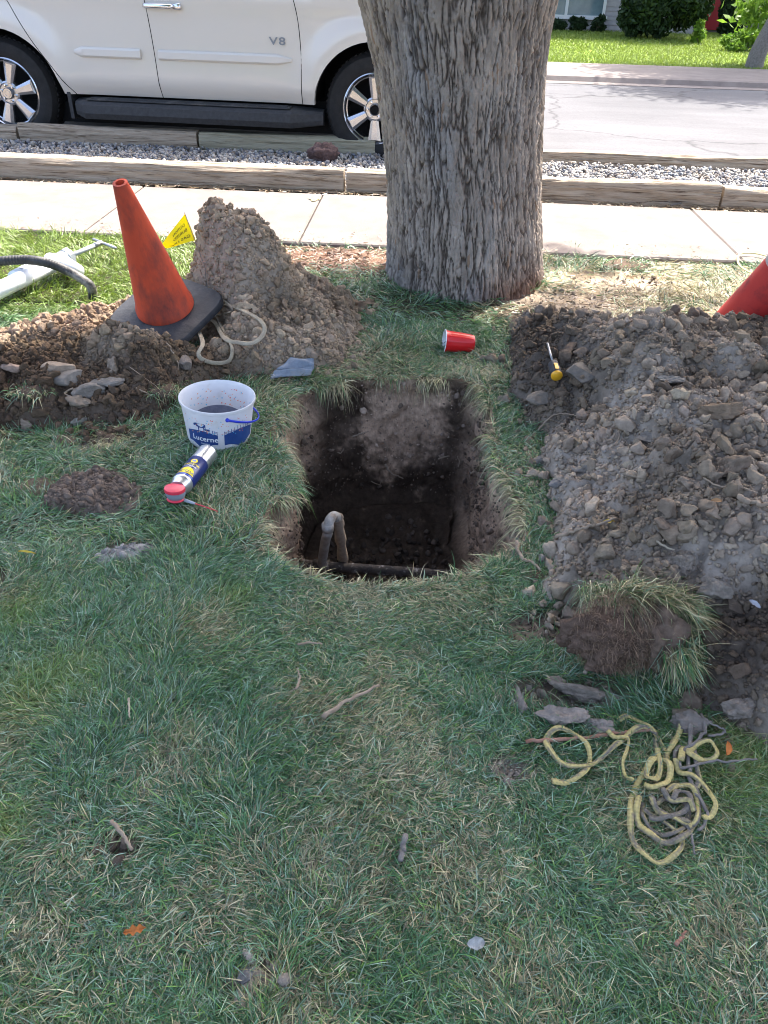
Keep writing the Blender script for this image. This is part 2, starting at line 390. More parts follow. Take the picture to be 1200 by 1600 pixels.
def H_left(x, y, rough=True):
    d = sdf(HL, x, y)+.04*(fbm(x*6+7, y*6, 3, 9)-.5)*2
    b = .065*sst(0, .2, d)+.02*sst(0, .05, d)
    dx = x-PKX; dy = y-PKY
    rx = np.where(dx < 0, .13, .33); ry = np.where(dy < 0, .25, .2)
    q = (np.abs(dx/rx)**2.6+np.abs(dy/ry)**2.6)**(1/2.6)+.22*(fbm(x*9, y*9, 3, 88)-.5)
    b = b+PKH*np.interp(q, [0, .40, .58, .8, 1.05, 1.45], [1, .99, .82, .48, .20, 0])
    dx = x-BLX; dy = y-BLY; b = b+.09*np.exp(-((dx/.15)**2+(dy/.12)**2)**1.5)
    b = b+.035*(fbm(x*5, y*5+4, 3, 12)-.5)*2*sst(.02, .2, d)
    fl = np.exp(-(((x-CBX)**2+(y-CBY)**2)/.25**2)**3)*.97; b = b*(1-fl)+fl*(CBZ-.19)
    h = b-.03*(d < -.02)
    if rough: h = h+lumps(x, y, 33)*sst(-.02, .07, d)*.85-.008
    return np.where(d < -.06, -.06, h)
_pk = at(338, 345, .43); PKX, PKY, PKH = _pk.x-.0, _pk.y, .335
_cb = at(261, 487, .145); CBX, CBY, CBZ = _cb
_bl = at(215, 572, .06); BLX, BLY = _bl.x, _bl.y
def H_ground(x, y):
    u = x*U.x+y*U.y; w = x*Wv.x+y*Wv.y
    near = .012*(fbm(x*3, y*3, 3, 3)-.5)*2+.006*(vn(x*14, y*14, 8)-.5)
    z = near*(1-sst(W_WALK0-.15, W_WALK0, w))
    z = z-.05*sst(W_WALK0-.03, W_WALK0+.05, w)
    z = z+.03*sst(W_WALK1-.03, W_WALK1+.03, w)
    z = z-.08*sst(W_T1+.2, W_T2, w)-.12*sst(W_T2+.05, W_T2+.15, w)
    z = z+.12*sst(W_LAWN2-.02, W_LAWN2+.1, w)+.12*sst(W_LAWN2, W_HOUSE, w)
    return z
def surf(x, y):
    x = np.atleast_1d(np.asarray(x, float)); y = np.atleast_1d(np.asarray(y, float))
    z = np.maximum(np.maximum(H_ground(x, y), H_right(x, y)), H_left(x, y))
    return z
def hit(px, py):                    # where a pixel's ray meets lawn or heap
    d = ray(px, py); k = np.linspace(.8, 6.5, 3000)
    x = d.x*k; y = d.y*k; z = CAMH+d.z*k
    s = surf(x, y); i = np.argmax(z < s)
    return Vector((x[i], y[i], s[i]))
def depth(p): return (CM.transposed() @ (Vector(p)-Vector((0, 0, CAMH)))).z*-1
def sz(pxl, p): return pxl/FPX*depth(p)
# ------------------------------------------------------------------ soil colours
def soilcol(x, y, s=0):
    a = np.array((.285, .235, .185)); b = np.array((.43, .365, .30)); c = np.array((.12, .088, .063))
    t = fbm(x*5, y*5, 4, s)[..., None]; m = fbm(x*2.2+9, y*2.2+3, 3, s+5)[..., None]
    col = a+(b-a)*sst(.35, .65, t)
    return col+(c-col)*sst(.56, .68, m)*.8
# ------------------------------------------------------------------ GROUND
def axis(lo, hi, step, far):
    a = list(np.arange(lo, hi+1e-6, step)); g = step; v = a[-1]
    while v < far: g *= 1.22; v += g; a.append(v)
    g = step; v = a[0]; b = []
    while v > -far: g *= 1.22; v -= g; b.append(v)
    return np.array(b[::-1]+a)
patch = [((140, 775), .13, .10), ((195, 868), .10, .05), ((150, 690), .10, .08), ((860, 985), .13, .08), ((885, 1085), .16, .06), ((870, 470), .30, .16), ((960, 440), .3, .14), ((760, 555), .0, .0), ((545, 400), .22, .12), ((830, 520), .12, .2), ((390, 1530), .05, .03), ((520, 480), .14, .10), ((190, 1320), .05, .03), ((800, 1200), .05, .04)]
PT = [(at(*p), rx, ry) for p, rx, ry in patch if rx > 0]
def bare(x, y):                     # 0..1 bare soil
    b = np.zeros(np.shape(x))
    for p, rx, ry in PT:
        q = np.sqrt(((x-p.x)/rx)**2+((y-p.y)/ry)**2)+.5*(fbm(x*12, y*12, 3, 4)-.5)
        b = np.maximum(b, 1-sst(.7, 1.1, q))
    return b
xs = axis(-2.3, 2.6, .018, 700); ys = axis(-.2, 4.9, .018, 700)
GX, GY = np.meshgrid(xs, ys); gx, gy = GX.ravel(), GY.ravel()
gz = H_ground(gx, gy); bb = bare(gx, gy); gz = gz-.012*bb
gcol = np.array((.055, .050, .030))+np.zeros((len(gx), 3))
gcol = gcol*(.6+.8*fbm(gx*9, gy*9, 3, 77))[:, None]
gcol = gcol+(soilcol(gx, gy, 3)-gcol)*bb[:, None]
strawm = sst(2.9, 3.3, gy)*sst(.55, .9, gx)*(gy < 6)
gcol = gcol+(np.array((.44, .35, .23))-gcol)*(strawm*(.55+.4*fbm(gx*4, gy*4, 3, 8)))[:, None]
_rt = at(640, 410); redm = np.exp(-(((gx+.35)/.6)**2+((gy-4.15)/.22)**2)**2)
gcol = gcol+(np.array((.22, .13, .09))-gcol)*redm[:, None]
_dk = at(850, 500); dkm = np.exp(-(((gx-_dk.x)/.25)**2+((gy-_dk.y)/.28)**2)**2)
gcol = gcol+(np.array((.085, .062, .047))-gcol)*(dkm*.85)[:, None]
w_ = gx*Wv.x+gy*Wv.y
gm = (w_ > W_LAWN2)[:, None]; gcol = np.where(gm, np.array((.15, .22, .03))*(.7+.6*fbm(gx*1.1, gy*1.1, 4, 6))[:, None], gcol)
gm = ((w_ > W_T1+.1) & (w_ < W_T2+.2))[:, None]; gcol = np.where(gm, (.20, .18, .17), gcol)
ny, nx = GX.shape
idx = np.arange(nx*ny).reshape(ny, nx)
F = np.stack([idx[:-1, :-1], idx[:-1, 1:], idx[1:, 1:], idx[1:, :-1]], -1).reshape(-1, 4)
fc = np.stack([gx[F].mean(1), gy[F].mean(1)], -1)
keep = ~((np.abs(fc[:, 0]) < 1.2) & (fc[:, 1] > 1) & (fc[:, 1] < 3.2)); ii = np.where(~keep)[0]
keep[ii] = sdf(PITP, fc[ii, 0], fc[ii, 1]) < 0
tag(obj('ground', np.stack([gx, gy, gz], -1), F[keep], MT['ground'], smooth=True, col=gcol), kind='structure')
# ------------------------------------------------------------------ PIT
def build_pit():
    n = 600; P = cat(PIT+[PIT[0]], 6)[:-1]
    P = np.array([(p.x, p.y) for p in P]); L = np.r_[0, np.cumsum(np.linalg.norm(np.roll(P, -1, 0)-P, axis=1))]
    t = np.linspace(0, L[-1], n, endpoint=False); Pc = np.vstack([P, P[:1]])
    O = np.stack([np.interp(t, L, Pc[:, 0]), np.interp(t, L, Pc[:, 1])], -1)
    cen = O.mean(0); nrm = np.roll(O, -1, 0)-np.roll(O, 1, 0); nrm = np.stack([nrm[:, 1], -nrm[:, 0]], -1)
    nrm /= np.linalg.norm(nrm, axis=1)[:, None]
    if ((O-cen)*nrm).sum() < 0: nrm = -nrm
    for _ in range(6): nrm = sum(np.roll(nrm, k_, 0) for k_ in range(-9, 10)); nrm /= np.linalg.norm(nrm, axis=1)[:, None]
    rows = []; D = .56; K = 100; KF = 50
    base = H_ground(O[:, 0], O[:, 1])
    rows.append(np.c_[O+nrm*.030, H_ground(*(O+nrm*.03).T)+.003])
    rows.append(np.c_[O+nrm*.012, H_ground(*(O+nrm*.012).T)+.004])
    for k in range(K+1):
        f = k/K; ins = .02*f+.01*f*f+.07*float(sst(.85, 1.0, f))
        front = sst(0, .6, -(nrm[:, 1]))*.0
        q = O-nrm*ins
        # straighten towards a rectangle lower down
        dsp = .07*(fbm3(q[:, 0]*7, q[:, 1]*7, np.full(n, -f*D*7), 4, 5)-.5)+.034*(fbm3(q[:, 0]*26, q[:, 1]*26, np.full(n, -f*D*22), 4, 8)-.5)
        under = -.035*np.exp(-((f-.12)/.06)**2)
        q = q-nrm*(dsp*min(1, f*8)+under*.5)[:, None]
        rows.append(np.c_[q, base*(1-f)-f*D])
    last = rows[-1]
    for k in range(1, KF+1):
        f = k/KF; q = last[:, :2]+(cen-last[:, :2])*f
        z = -D-.02*math.sin(f*3.1)+.10*sst(.45, 0, f)*0+.09*(fbm(q[:, 0]*9, q[:, 1]*9, 4, 31)-.5)*min(1, f*6)+.05*sst(cen[1]+.1, cen[1]+.5, q[:, 1])
        rows.append(np.c_[q, z])
    V = np.array(rows); m = V.shape[0]; V = V.reshape(-1, 3)
    I = np.arange(m*n).reshape(m, n); J = np.roll(I, -1, 1)
    F = np.stack([I[:-1], J[:-1], J[1:], I[1:]], -1).reshape(-1, 4)
    x, y, z = V.T
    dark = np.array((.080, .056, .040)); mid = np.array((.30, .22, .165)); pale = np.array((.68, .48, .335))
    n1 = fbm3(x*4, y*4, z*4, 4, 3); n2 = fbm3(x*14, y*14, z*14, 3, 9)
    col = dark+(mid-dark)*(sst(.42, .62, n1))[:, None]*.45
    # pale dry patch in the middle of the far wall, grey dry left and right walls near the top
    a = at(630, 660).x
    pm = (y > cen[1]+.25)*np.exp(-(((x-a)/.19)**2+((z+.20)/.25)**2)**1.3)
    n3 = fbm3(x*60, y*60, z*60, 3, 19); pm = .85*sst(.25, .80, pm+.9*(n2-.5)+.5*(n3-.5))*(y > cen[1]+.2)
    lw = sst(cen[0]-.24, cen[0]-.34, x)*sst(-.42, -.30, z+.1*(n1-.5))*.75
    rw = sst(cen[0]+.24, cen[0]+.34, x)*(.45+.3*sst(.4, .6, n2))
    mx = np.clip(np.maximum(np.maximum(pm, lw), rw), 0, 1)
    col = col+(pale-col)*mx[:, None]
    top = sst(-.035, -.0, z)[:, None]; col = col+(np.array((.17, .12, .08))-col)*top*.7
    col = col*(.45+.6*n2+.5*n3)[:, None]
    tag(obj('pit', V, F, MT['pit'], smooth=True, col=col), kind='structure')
    return O, nrm, cen
PO, PN, PCEN = build_pit()
PCX, PCY = float(PCEN[0]), float(PCEN[1])
# loose crumbs on the pit floor
n = 500; a = RNG.uniform(0, 6.28, n); r = np.sqrt(RNG.uniform(0, 1, n))
P = np.c_[PCX+.28*r*np.cos(a), PCY+.42*r*np.sin(a), np.full(n, -.555)+RNG.uniform(-.01, .03, n)]
c = np.array((.075, .058, .046))*RNG.uniform(.6, 1.8, (n, 1))
sz_ = RNG.uniform(.004, .020, n)
# crumbs and stones stuck in the walls
nw = 5500; k = RNG.integers(0, len(PO), nw); f = RNG.uniform(.03, .9, nw); q = PO[k]-PN[k]*(.02*f+.01*f*f+RNG.normal(0, .004, nw))[:, None]; q = q-PN[k]*RNG.uniform(.0, .012, nw)[:, None]
P = np.vstack([P, np.c_[q, -f*.56]]); cw_ = np.array((.20, .15, .115))*RNG.uniform(.4, 1.8, (nw, 1)); pt = (q[:, 1] > PCY+.3)&(np.abs(q[:, 0]-PCX-.06) < .18)&(f < .65); cw_[pt] *= 1.9
c = np.vstack([c, cw_]); sz_ = np.r_[sz_, np.clip(.0022*RNG.uniform(0, 1, nw)**-.42, .002, .015)]
V, F, cc = stones(P, sz_, c, 2, .42, (1, .85, .75), fq=1.8, cuts=6)
tag(obj('soil_crumbs', V, F, MT['clod'], smooth=False, col=cc), 'loose dark soil crumbs on the bottom of the square hole', 'soil', kind='stuff')
# ------------------------------------------------------------------ HEAPS
def heap(name, Hf, x0, x1, y0, y1, step, label, colf):
    X, Y = np.meshgrid(np.arange(x0, x1, step), np.arange(y0, y1, step)); x, y = X.ravel(), Y.ravel()
    z = Hf(x, y); ny, nx = X.shape; idx = np.arange(nx*ny).reshape(ny, nx)
    F = np.stack([idx[:-1, :-1], idx[:-1, 1:], idx[1:, 1:], idx[1:, :-1]], -1).reshape(-1, 4)
    zz = z[F].max(1); F = F[zz > -.045]
    o = obj(name, np.stack([x, y, z], -1), F, MT['soil'], smooth=True, col=colf(x, y))
    return tag(o, label, 'dirt heap')
def colR(x, y):
    c = soilcol(x, y, 40); d = np.exp(-(((x-.58)/.17)**2+((y-2.75)/.5)**2)**1.5)+np.exp(-(((x-.72)/.25)**2+((y-1.22)/.14)**2)**2)
    c = c+(np.array((.07, .052, .040))-c)*np.clip(d, 0, 1)[:, None]*.85
    gy_ = sst(.9, 1.6, x)*sst(2.2, 1.5, y)
    return c+(np.array((.25, .225, .205))-c)*gy_[:, None]*.35
def colL(x, y):
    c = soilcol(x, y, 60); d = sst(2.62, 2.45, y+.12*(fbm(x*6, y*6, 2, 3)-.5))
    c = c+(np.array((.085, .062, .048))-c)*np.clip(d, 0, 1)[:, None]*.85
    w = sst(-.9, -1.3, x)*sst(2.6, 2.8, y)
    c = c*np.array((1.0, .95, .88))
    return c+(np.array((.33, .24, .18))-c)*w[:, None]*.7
heap('dirt_heap', H_right, .3, 3.0, .85, 3.4, .0085, 'broad heap of lumpy grey-brown soil right of the hole', colR)
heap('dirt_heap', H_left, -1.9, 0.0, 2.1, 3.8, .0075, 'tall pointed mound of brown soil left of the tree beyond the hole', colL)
def clods(Hf, poly, n, x0, x1, y0, y1, colf, name, label, smax=.030):
    x = RNG.uniform(x0, x1, n*3); y = RNG.uniform(y0, y1, n*3); d = sdf(poly, x, y)
    k = RNG.uniform(0, 1, n*3) < sst(-.15, .06, d); x, y = x[k][:n], y[k][:n]; n = len(x)
    s = .0041*(RNG.uniform(0, 1, n)+1e-3)**-.42; s = np.clip(s, .003, smax*1.0)
    z = np.maximum(np.maximum(Hf(x, y), H_ground(x, y)), -.02)+s*.38
    ok = sdf(PITP, x, y) < -.02; x, y, z, s = x[ok], y[ok], z[ok], s[ok]; n = len(x)
    c = colf(x, y)*RNG.uniform(.78, 1.24, (n, 1)); c = c*(1+RNG.normal(0, .012, (n, 3)))*np.array((1.06, 1.0, .92))
    big = s > .009
    V1, F1, c1 = stones(np.c_[x, y, z][big], s[big], c[big], 3, .42, (1, .85, .75), fq=2.1, cuts=7)
    med = ~big & (s > .0062); tiny = ~big & ~med
    V2, F2, c2 = stones(np.c_[x, y, z][med], s[med], c[med], 2, .36, (1, .85, .75), fq=1.8, cuts=6)
    V3, F3, c3 = stones(np.c_[x, y, z][tiny], s[tiny], c[tiny], 1, .3, (1, .85, .75))
    F2 = np.vstack([F2, F3+len(V2)]); V2 = np.vstack([V2, V3]); c2 = np.vstack([c2, c3])
    o = obj(name, np.vstack([V1, V2]), np.vstack([F1, F2+len(V1)]), MT['clod'], smooth=False, col=np.vstack([c1, c2]))
    tag(o, label, 'soil', kind='stuff')
clods(H_right, HR, 38000, .35, 2.3, .9, 3.3, colR, 'soil_crumbs', 'crumbled soil lumps strewn over the right heap')
clods(H_left, HL, 28000, -1.9, -.05, 2.15, 3.75, colL, 'soil_crumbs', 'crumbled soil lumps strewn over the left mound', .024)
# scattered crumbs on bare lawn patches
n = 2600; k = RNG.integers(0, len(PT), n); x = np.array([PT[i][0].x+RNG.normal()*PT[i][1]*.6 for i in k]); y = np.array([PT[i][0].y+RNG.normal()*PT[i][2]*.6 for i in k])
ok = sdf(PITP, x, y) < -.02; x, y = x[ok], y[ok]; n = len(x); s = np.clip(.0022*RNG.uniform(0, 1, n)**-.45, .002, .016)
V, F, cc = stones(np.c_[x, y, H_ground(x, y)-.01*bare(x, y)+s*.2], s, soilcol(x, y, 9)*RNG.uniform(.6, 1.2, (n, 1)), 2)
tag(obj('soil_crumbs', V, F, MT['clod'], smooth=False, col=cc), 'fine soil crumbs scattered on bare patches in the lawn', 'soil', kind='stuff')
# ------------------------------------------------------------------ GRASS
def blades(P, D, L, Wd, droop, col, K=4, zfloor=None):
    n = len(P); D = D/np.linalg.norm(D, axis=1)[:, None]
    side = np.cross(D, np.array((0, 0, 1.0))+RNG.normal(0, .5, (n, 3))); side /= np.linalg.norm(side, axis=1)[:, None]+1e-9
    wob = RNG.normal(0, .08, (n, 3))
    V = np.empty((n, K, 2, 3))
    for k in range(K):
        t = k/(K-1); c = P+D*(L*t)[:, None]+wob*(L*t*t)[:, None]; c[:, 2] -= droop*L*t*t
        if zfloor is not None: c[:, 2] = np.maximum(c[:, 2], zfloor+.002+.004*t)
        w = Wd*(1-.15*t-.8*t**3)
        V[:, k, 0] = c-side*(w/2)[:, None]; V[:, k, 1] = c+side*(w/2)[:, None]
    b = (np.arange(n)*K*2)[:, None, None]; f = []
    for k in range(K-1): f.append([2*k, 2*k+1, 2*k+3, 2*k+2])
    F = (np.array(f)[None]+b).reshape(-1, 4)
    tipc = np.linspace(.75, 1.22, K)[None, :, None, None]  # shade between blades put into the colour: bases darker, tips lighter
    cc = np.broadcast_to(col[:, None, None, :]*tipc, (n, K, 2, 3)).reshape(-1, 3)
    return V.reshape(-1, 3), F, cc
def gcolor(x, y, dry, n):
    g = np.array([(.038, .105, .030), (.055, .145, .050), (.085, .18, .085), (.12, .215, .045), (.05, .13, .05), (.14, .22, .13), (.23, .30, .21)])
    d = np.array([(.38, .31, .17), (.30, .24, .13), (.44, .38, .24), (.20, .16, .09), (.27, .28, .14)])
    c = g[RNG.integers(0, len(g), n)]; dd = d[RNG.integers(0, len(d), n)]
    m = RNG.uniform(0, 1, n) < dry
    c = np.where(m[:, None], dd, c)
    return c*RNG.uniform(.35, 1.6, (n, 1))*np.array((1.10, 1.14, 1.12))
yt = [(at(*p), r) for p, r in (((60, 1080), .10), ((110, 1060), .08), ((15, 1290), .05), ((360, 940), .05), ((30, 960), .08), ((1160, 1190), .12))]
drysp = [(at(*p), r) for p, r in (((490, 1110), .10), ((560, 930), .16), ((690, 930), .13), ((640, 1210), .12), ((720, 1350), .12), ((820, 1530), .09), ((520, 1280), .08), ((1010, 1250), .14), ((400, 780), .09), ((410, 850), .07), ((560, 560), .3), ((740, 590), .2), ((270, 1200), .10), ((60, 1450), .08), ((470, 1570), .08), ((1130, 1480), .12), ((320, 980), .09), ((170, 690), .13), ((480, 1230), .05), ((200, 1320), .05))]
def lawn(n, x0, x1, y0, y1, w, lm, seed, thatch=False, outer=False):
    x = RNG.uniform(x0, x1, n); y = RNG.uniform(y0, y1, n)
    # keep the part the lens can see, plus a margin
    zc = y*.814+CAMH*.58; k = np.abs(x) < .5*zc*1.25+.12
    if outer: k = ~k | (y < .36)
    x, y = x[k], y[k]
    d = sdf(PITP, x, y) < -.004
    d &= RNG.uniform(0, 1, len(x)) > bare(x, y)*.97
    d &= (H_right(x, y, False) < .012) | (RNG.uniform(0, 1, len(x)) < .0)
    d &= (H_left(x, y, False) < .012)
    d &= np.hypot(x-TRX, y-TRY) > .40
    ww = x*Wv.x+y*Wv.y; d &= ww < W_WALK0-.02+.05*(vn(x*9, 0*y, 4)-.5)
    straw = sst(3.0, 3.35, y)*sst(.60, .95, x)*(1-.85*sst(W_WALK0-.42, W_WALK0-.15, ww+.2*(fbm(x*5, y*5, 2, 3)-.5))); red = np.exp(-(((x+.35)/.6)**2+((y-4.15)/.22)**2)**2)
    dk = np.exp(-(((x-_dk.x)/.25)**2+((y-_dk.y)/.28)**2)**2)
    dens = 1-.93*red-.72*dk-.5*straw*sst(.35, .6, fbm(x*3, y*3, 3, 8))
    d &= RNG.uniform(0, 1, len(x)) < dens*sst(.12, .42, fbm(x*7, y*7, 3, 90)+.18)
    x, y, straw = x[d], y[d], straw[d]; n = len(x)
    dryn = fbm(x*4, y*4, 4, 61)
    dry = .06+.42*sst(.54, .76, dryn)+.65*straw
    for p, r in drysp: dry = np.maximum(dry, .55*np.exp(-(((x-p.x)/r)**2+((y-p.y)/r)**2)))
    lit = sst(3.1, 3.4, y)*sst(-.6, -.8, x)  # left lawn: yellow-green of sunlight painted into the blade colour
    if thatch: dry = np.clip(dry*1.2+.16, 0, .9)
    c = gcolor(x, y, dry, n)
    blu = sst(.42, .62, fbm(x*2.4, y*2.4, 3, 15))[:, None]
    c = c*(1+blu*np.array((-.04, -.01, .06)))
    yy = np.zeros(n)
    for p, r in yt: yy = np.maximum(yy, np.exp(-(((x-p.x)/r)**2+((y-p.y)/r)**2)))
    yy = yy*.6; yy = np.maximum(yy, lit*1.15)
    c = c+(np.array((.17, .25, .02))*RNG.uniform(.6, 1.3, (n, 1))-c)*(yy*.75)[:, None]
    fl = fbm(x*2.2+5, y*2.2, 3, 70)*4*math.pi*1.4; sw = fbm(x*9, y*9, 2, 71)*6
    az = fl+sw*.5+RNG.normal(0, 1.0, n)
    tall = sst(.45, .7, fbm(x*6, y*6, 3, 33)); tall = np.maximum(tall, yy)
    for (px_, py_), rr in (((250, 1010), .2), ((60, 960), .2), ((330, 930), .12), ((860, 1000), .10), ((60, 740), .12), ((300, 740), .12), ((1150, 1200), .15), ((600, 450), .12), ((840, 900), .05), ((920, 400), .1)):
        p = at(px_, py_); tall = np.maximum(tall, np.exp(-(((x-p.x)/rr)**2+((y-p.y)/rr)**2)))
    el = RNG.uniform(.12, .75, n)+.55*tall*RNG.uniform(0, 1, n)
    L = lm*RNG.uniform(.45, 1.25, n)*(1+.45*tall)
    if thatch: el = RNG.uniform(-.02, .3, n)
    D = np.c_[np.cos(az)*np.cos(el), np.sin(az)*np.cos(el), np.sin(el)]
    z = H_ground(x, y)
    P = np.c_[x, y, z+(RNG.uniform(0, .012, n) if thatch else RNG.uniform(0, .010, n))]
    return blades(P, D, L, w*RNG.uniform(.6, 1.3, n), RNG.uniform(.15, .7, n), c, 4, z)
_tb = at(728, 468); TRX, TRY = _tb.x, _tb.y+.385
parts = [lawn(200000, -.95, .95, .35, 1.6, .0017, .037, 1), lawn(110000, -.95, .95, .35, 1.6, .0014, .035, 2, True),
         lawn(190000, -1.9, 1.6, 1.5, 3.3, .0022, .044, 3), lawn(70000, -1.9, 1.6, 1.5, 3.3, .0018, .04, 4, True),
         lawn(90000, -2.8, 2.8, 3.1, 5.2, .0035, .058, 5),
         lawn(130000, -4.2, 4.2, -.7, 5.2, .0042, .055, 6, False, True)]
# rim of the pit: matted grass that hangs over the edge
n = 9000; k = RNG.integers(0, len(PO), n); q = PO[k]+PN[k]*RNG.uniform(-.012, .045, n)[:, None]
keep = fbm(q[:, 0]*11, q[:, 1]*11, 2, 5) > .42; k = k[keep]; q = q[keep]; n = len(k)
mess = RNG.normal(0, .95, (n, 2)); D = np.c_[-PN[k]+mess, RNG.uniform(-.1, .9, n)]
z = H_ground(q[:, 0], q[:, 1])+.002
dry = .45+.5*sst(.4, .6, fbm(q[:, 0]*6, q[:, 1]*6, 2, 8)); c = gcolor(q[:, 0], q[:, 1], dry, n)*1.1
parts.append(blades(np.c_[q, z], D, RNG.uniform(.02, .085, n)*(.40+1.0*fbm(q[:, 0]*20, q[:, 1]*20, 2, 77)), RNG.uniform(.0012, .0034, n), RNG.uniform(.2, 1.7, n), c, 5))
# short torn roots under the rim
n = 2600; k = RNG.integers(0, len(PO), n); q = PO[k]+PN[k]*RNG.uniform(.0, .012, n)[:, None]
D = np.c_[-PN[k]*.5+RNG.normal(0, .5, (n, 2)), RNG.uniform(-1.2, .1, n)]
parts.append(blades(np.c_[q, -RNG.uniform(.005, .07, n)], D, RNG.uniform(.012, .04, n), RNG.uniform(.0006, .0012, n), RNG.uniform(.4, 1.0, n), np.array((.22, .16, .10))*RNG.uniform(.6, 1.3, (n, 1)), 4))
V = []; F = []; cc = []; b = 0
for v, f, c in parts: V.append(v); F.append(f+b); cc.append(c); b += len(v)
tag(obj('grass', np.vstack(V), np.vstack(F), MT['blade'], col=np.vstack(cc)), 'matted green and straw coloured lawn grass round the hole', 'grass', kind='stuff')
# far lawn blades
n = 60000; u = RNG.uniform(1.5, 12.5, n); w = W_LAWN2+.02+(W_HOUSE-W_LAWN2-.1)*RNG.uniform(0, 1, n)**1.2
x = u*U.x+w*Wv.x; y = u*U.y+w*Wv.y; z = H_ground(x, y); az = RNG.uniform(0, 6.28, n)
D = np.c_[np.cos(az)*.6, np.sin(az)*.6, np.ones(n)]
c = np.array((.185, .25, .035))*RNG.uniform(.75, 1.2, (n, 1)); 
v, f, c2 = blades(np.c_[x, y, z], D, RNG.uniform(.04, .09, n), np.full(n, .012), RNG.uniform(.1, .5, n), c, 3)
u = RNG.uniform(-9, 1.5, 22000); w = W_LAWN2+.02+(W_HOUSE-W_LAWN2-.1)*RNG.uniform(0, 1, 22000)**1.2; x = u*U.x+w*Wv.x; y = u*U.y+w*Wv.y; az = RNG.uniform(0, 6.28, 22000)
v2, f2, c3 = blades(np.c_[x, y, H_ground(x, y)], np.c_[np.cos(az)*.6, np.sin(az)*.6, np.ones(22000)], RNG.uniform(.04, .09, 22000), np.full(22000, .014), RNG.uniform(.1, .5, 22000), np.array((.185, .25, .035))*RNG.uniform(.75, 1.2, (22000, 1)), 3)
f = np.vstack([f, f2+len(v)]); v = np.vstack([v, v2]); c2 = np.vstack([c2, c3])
tag(obj('grass', v, f, MT['blade'], col=c2), 'bright green mown lawn across the street', 'grass', kind='stuff')
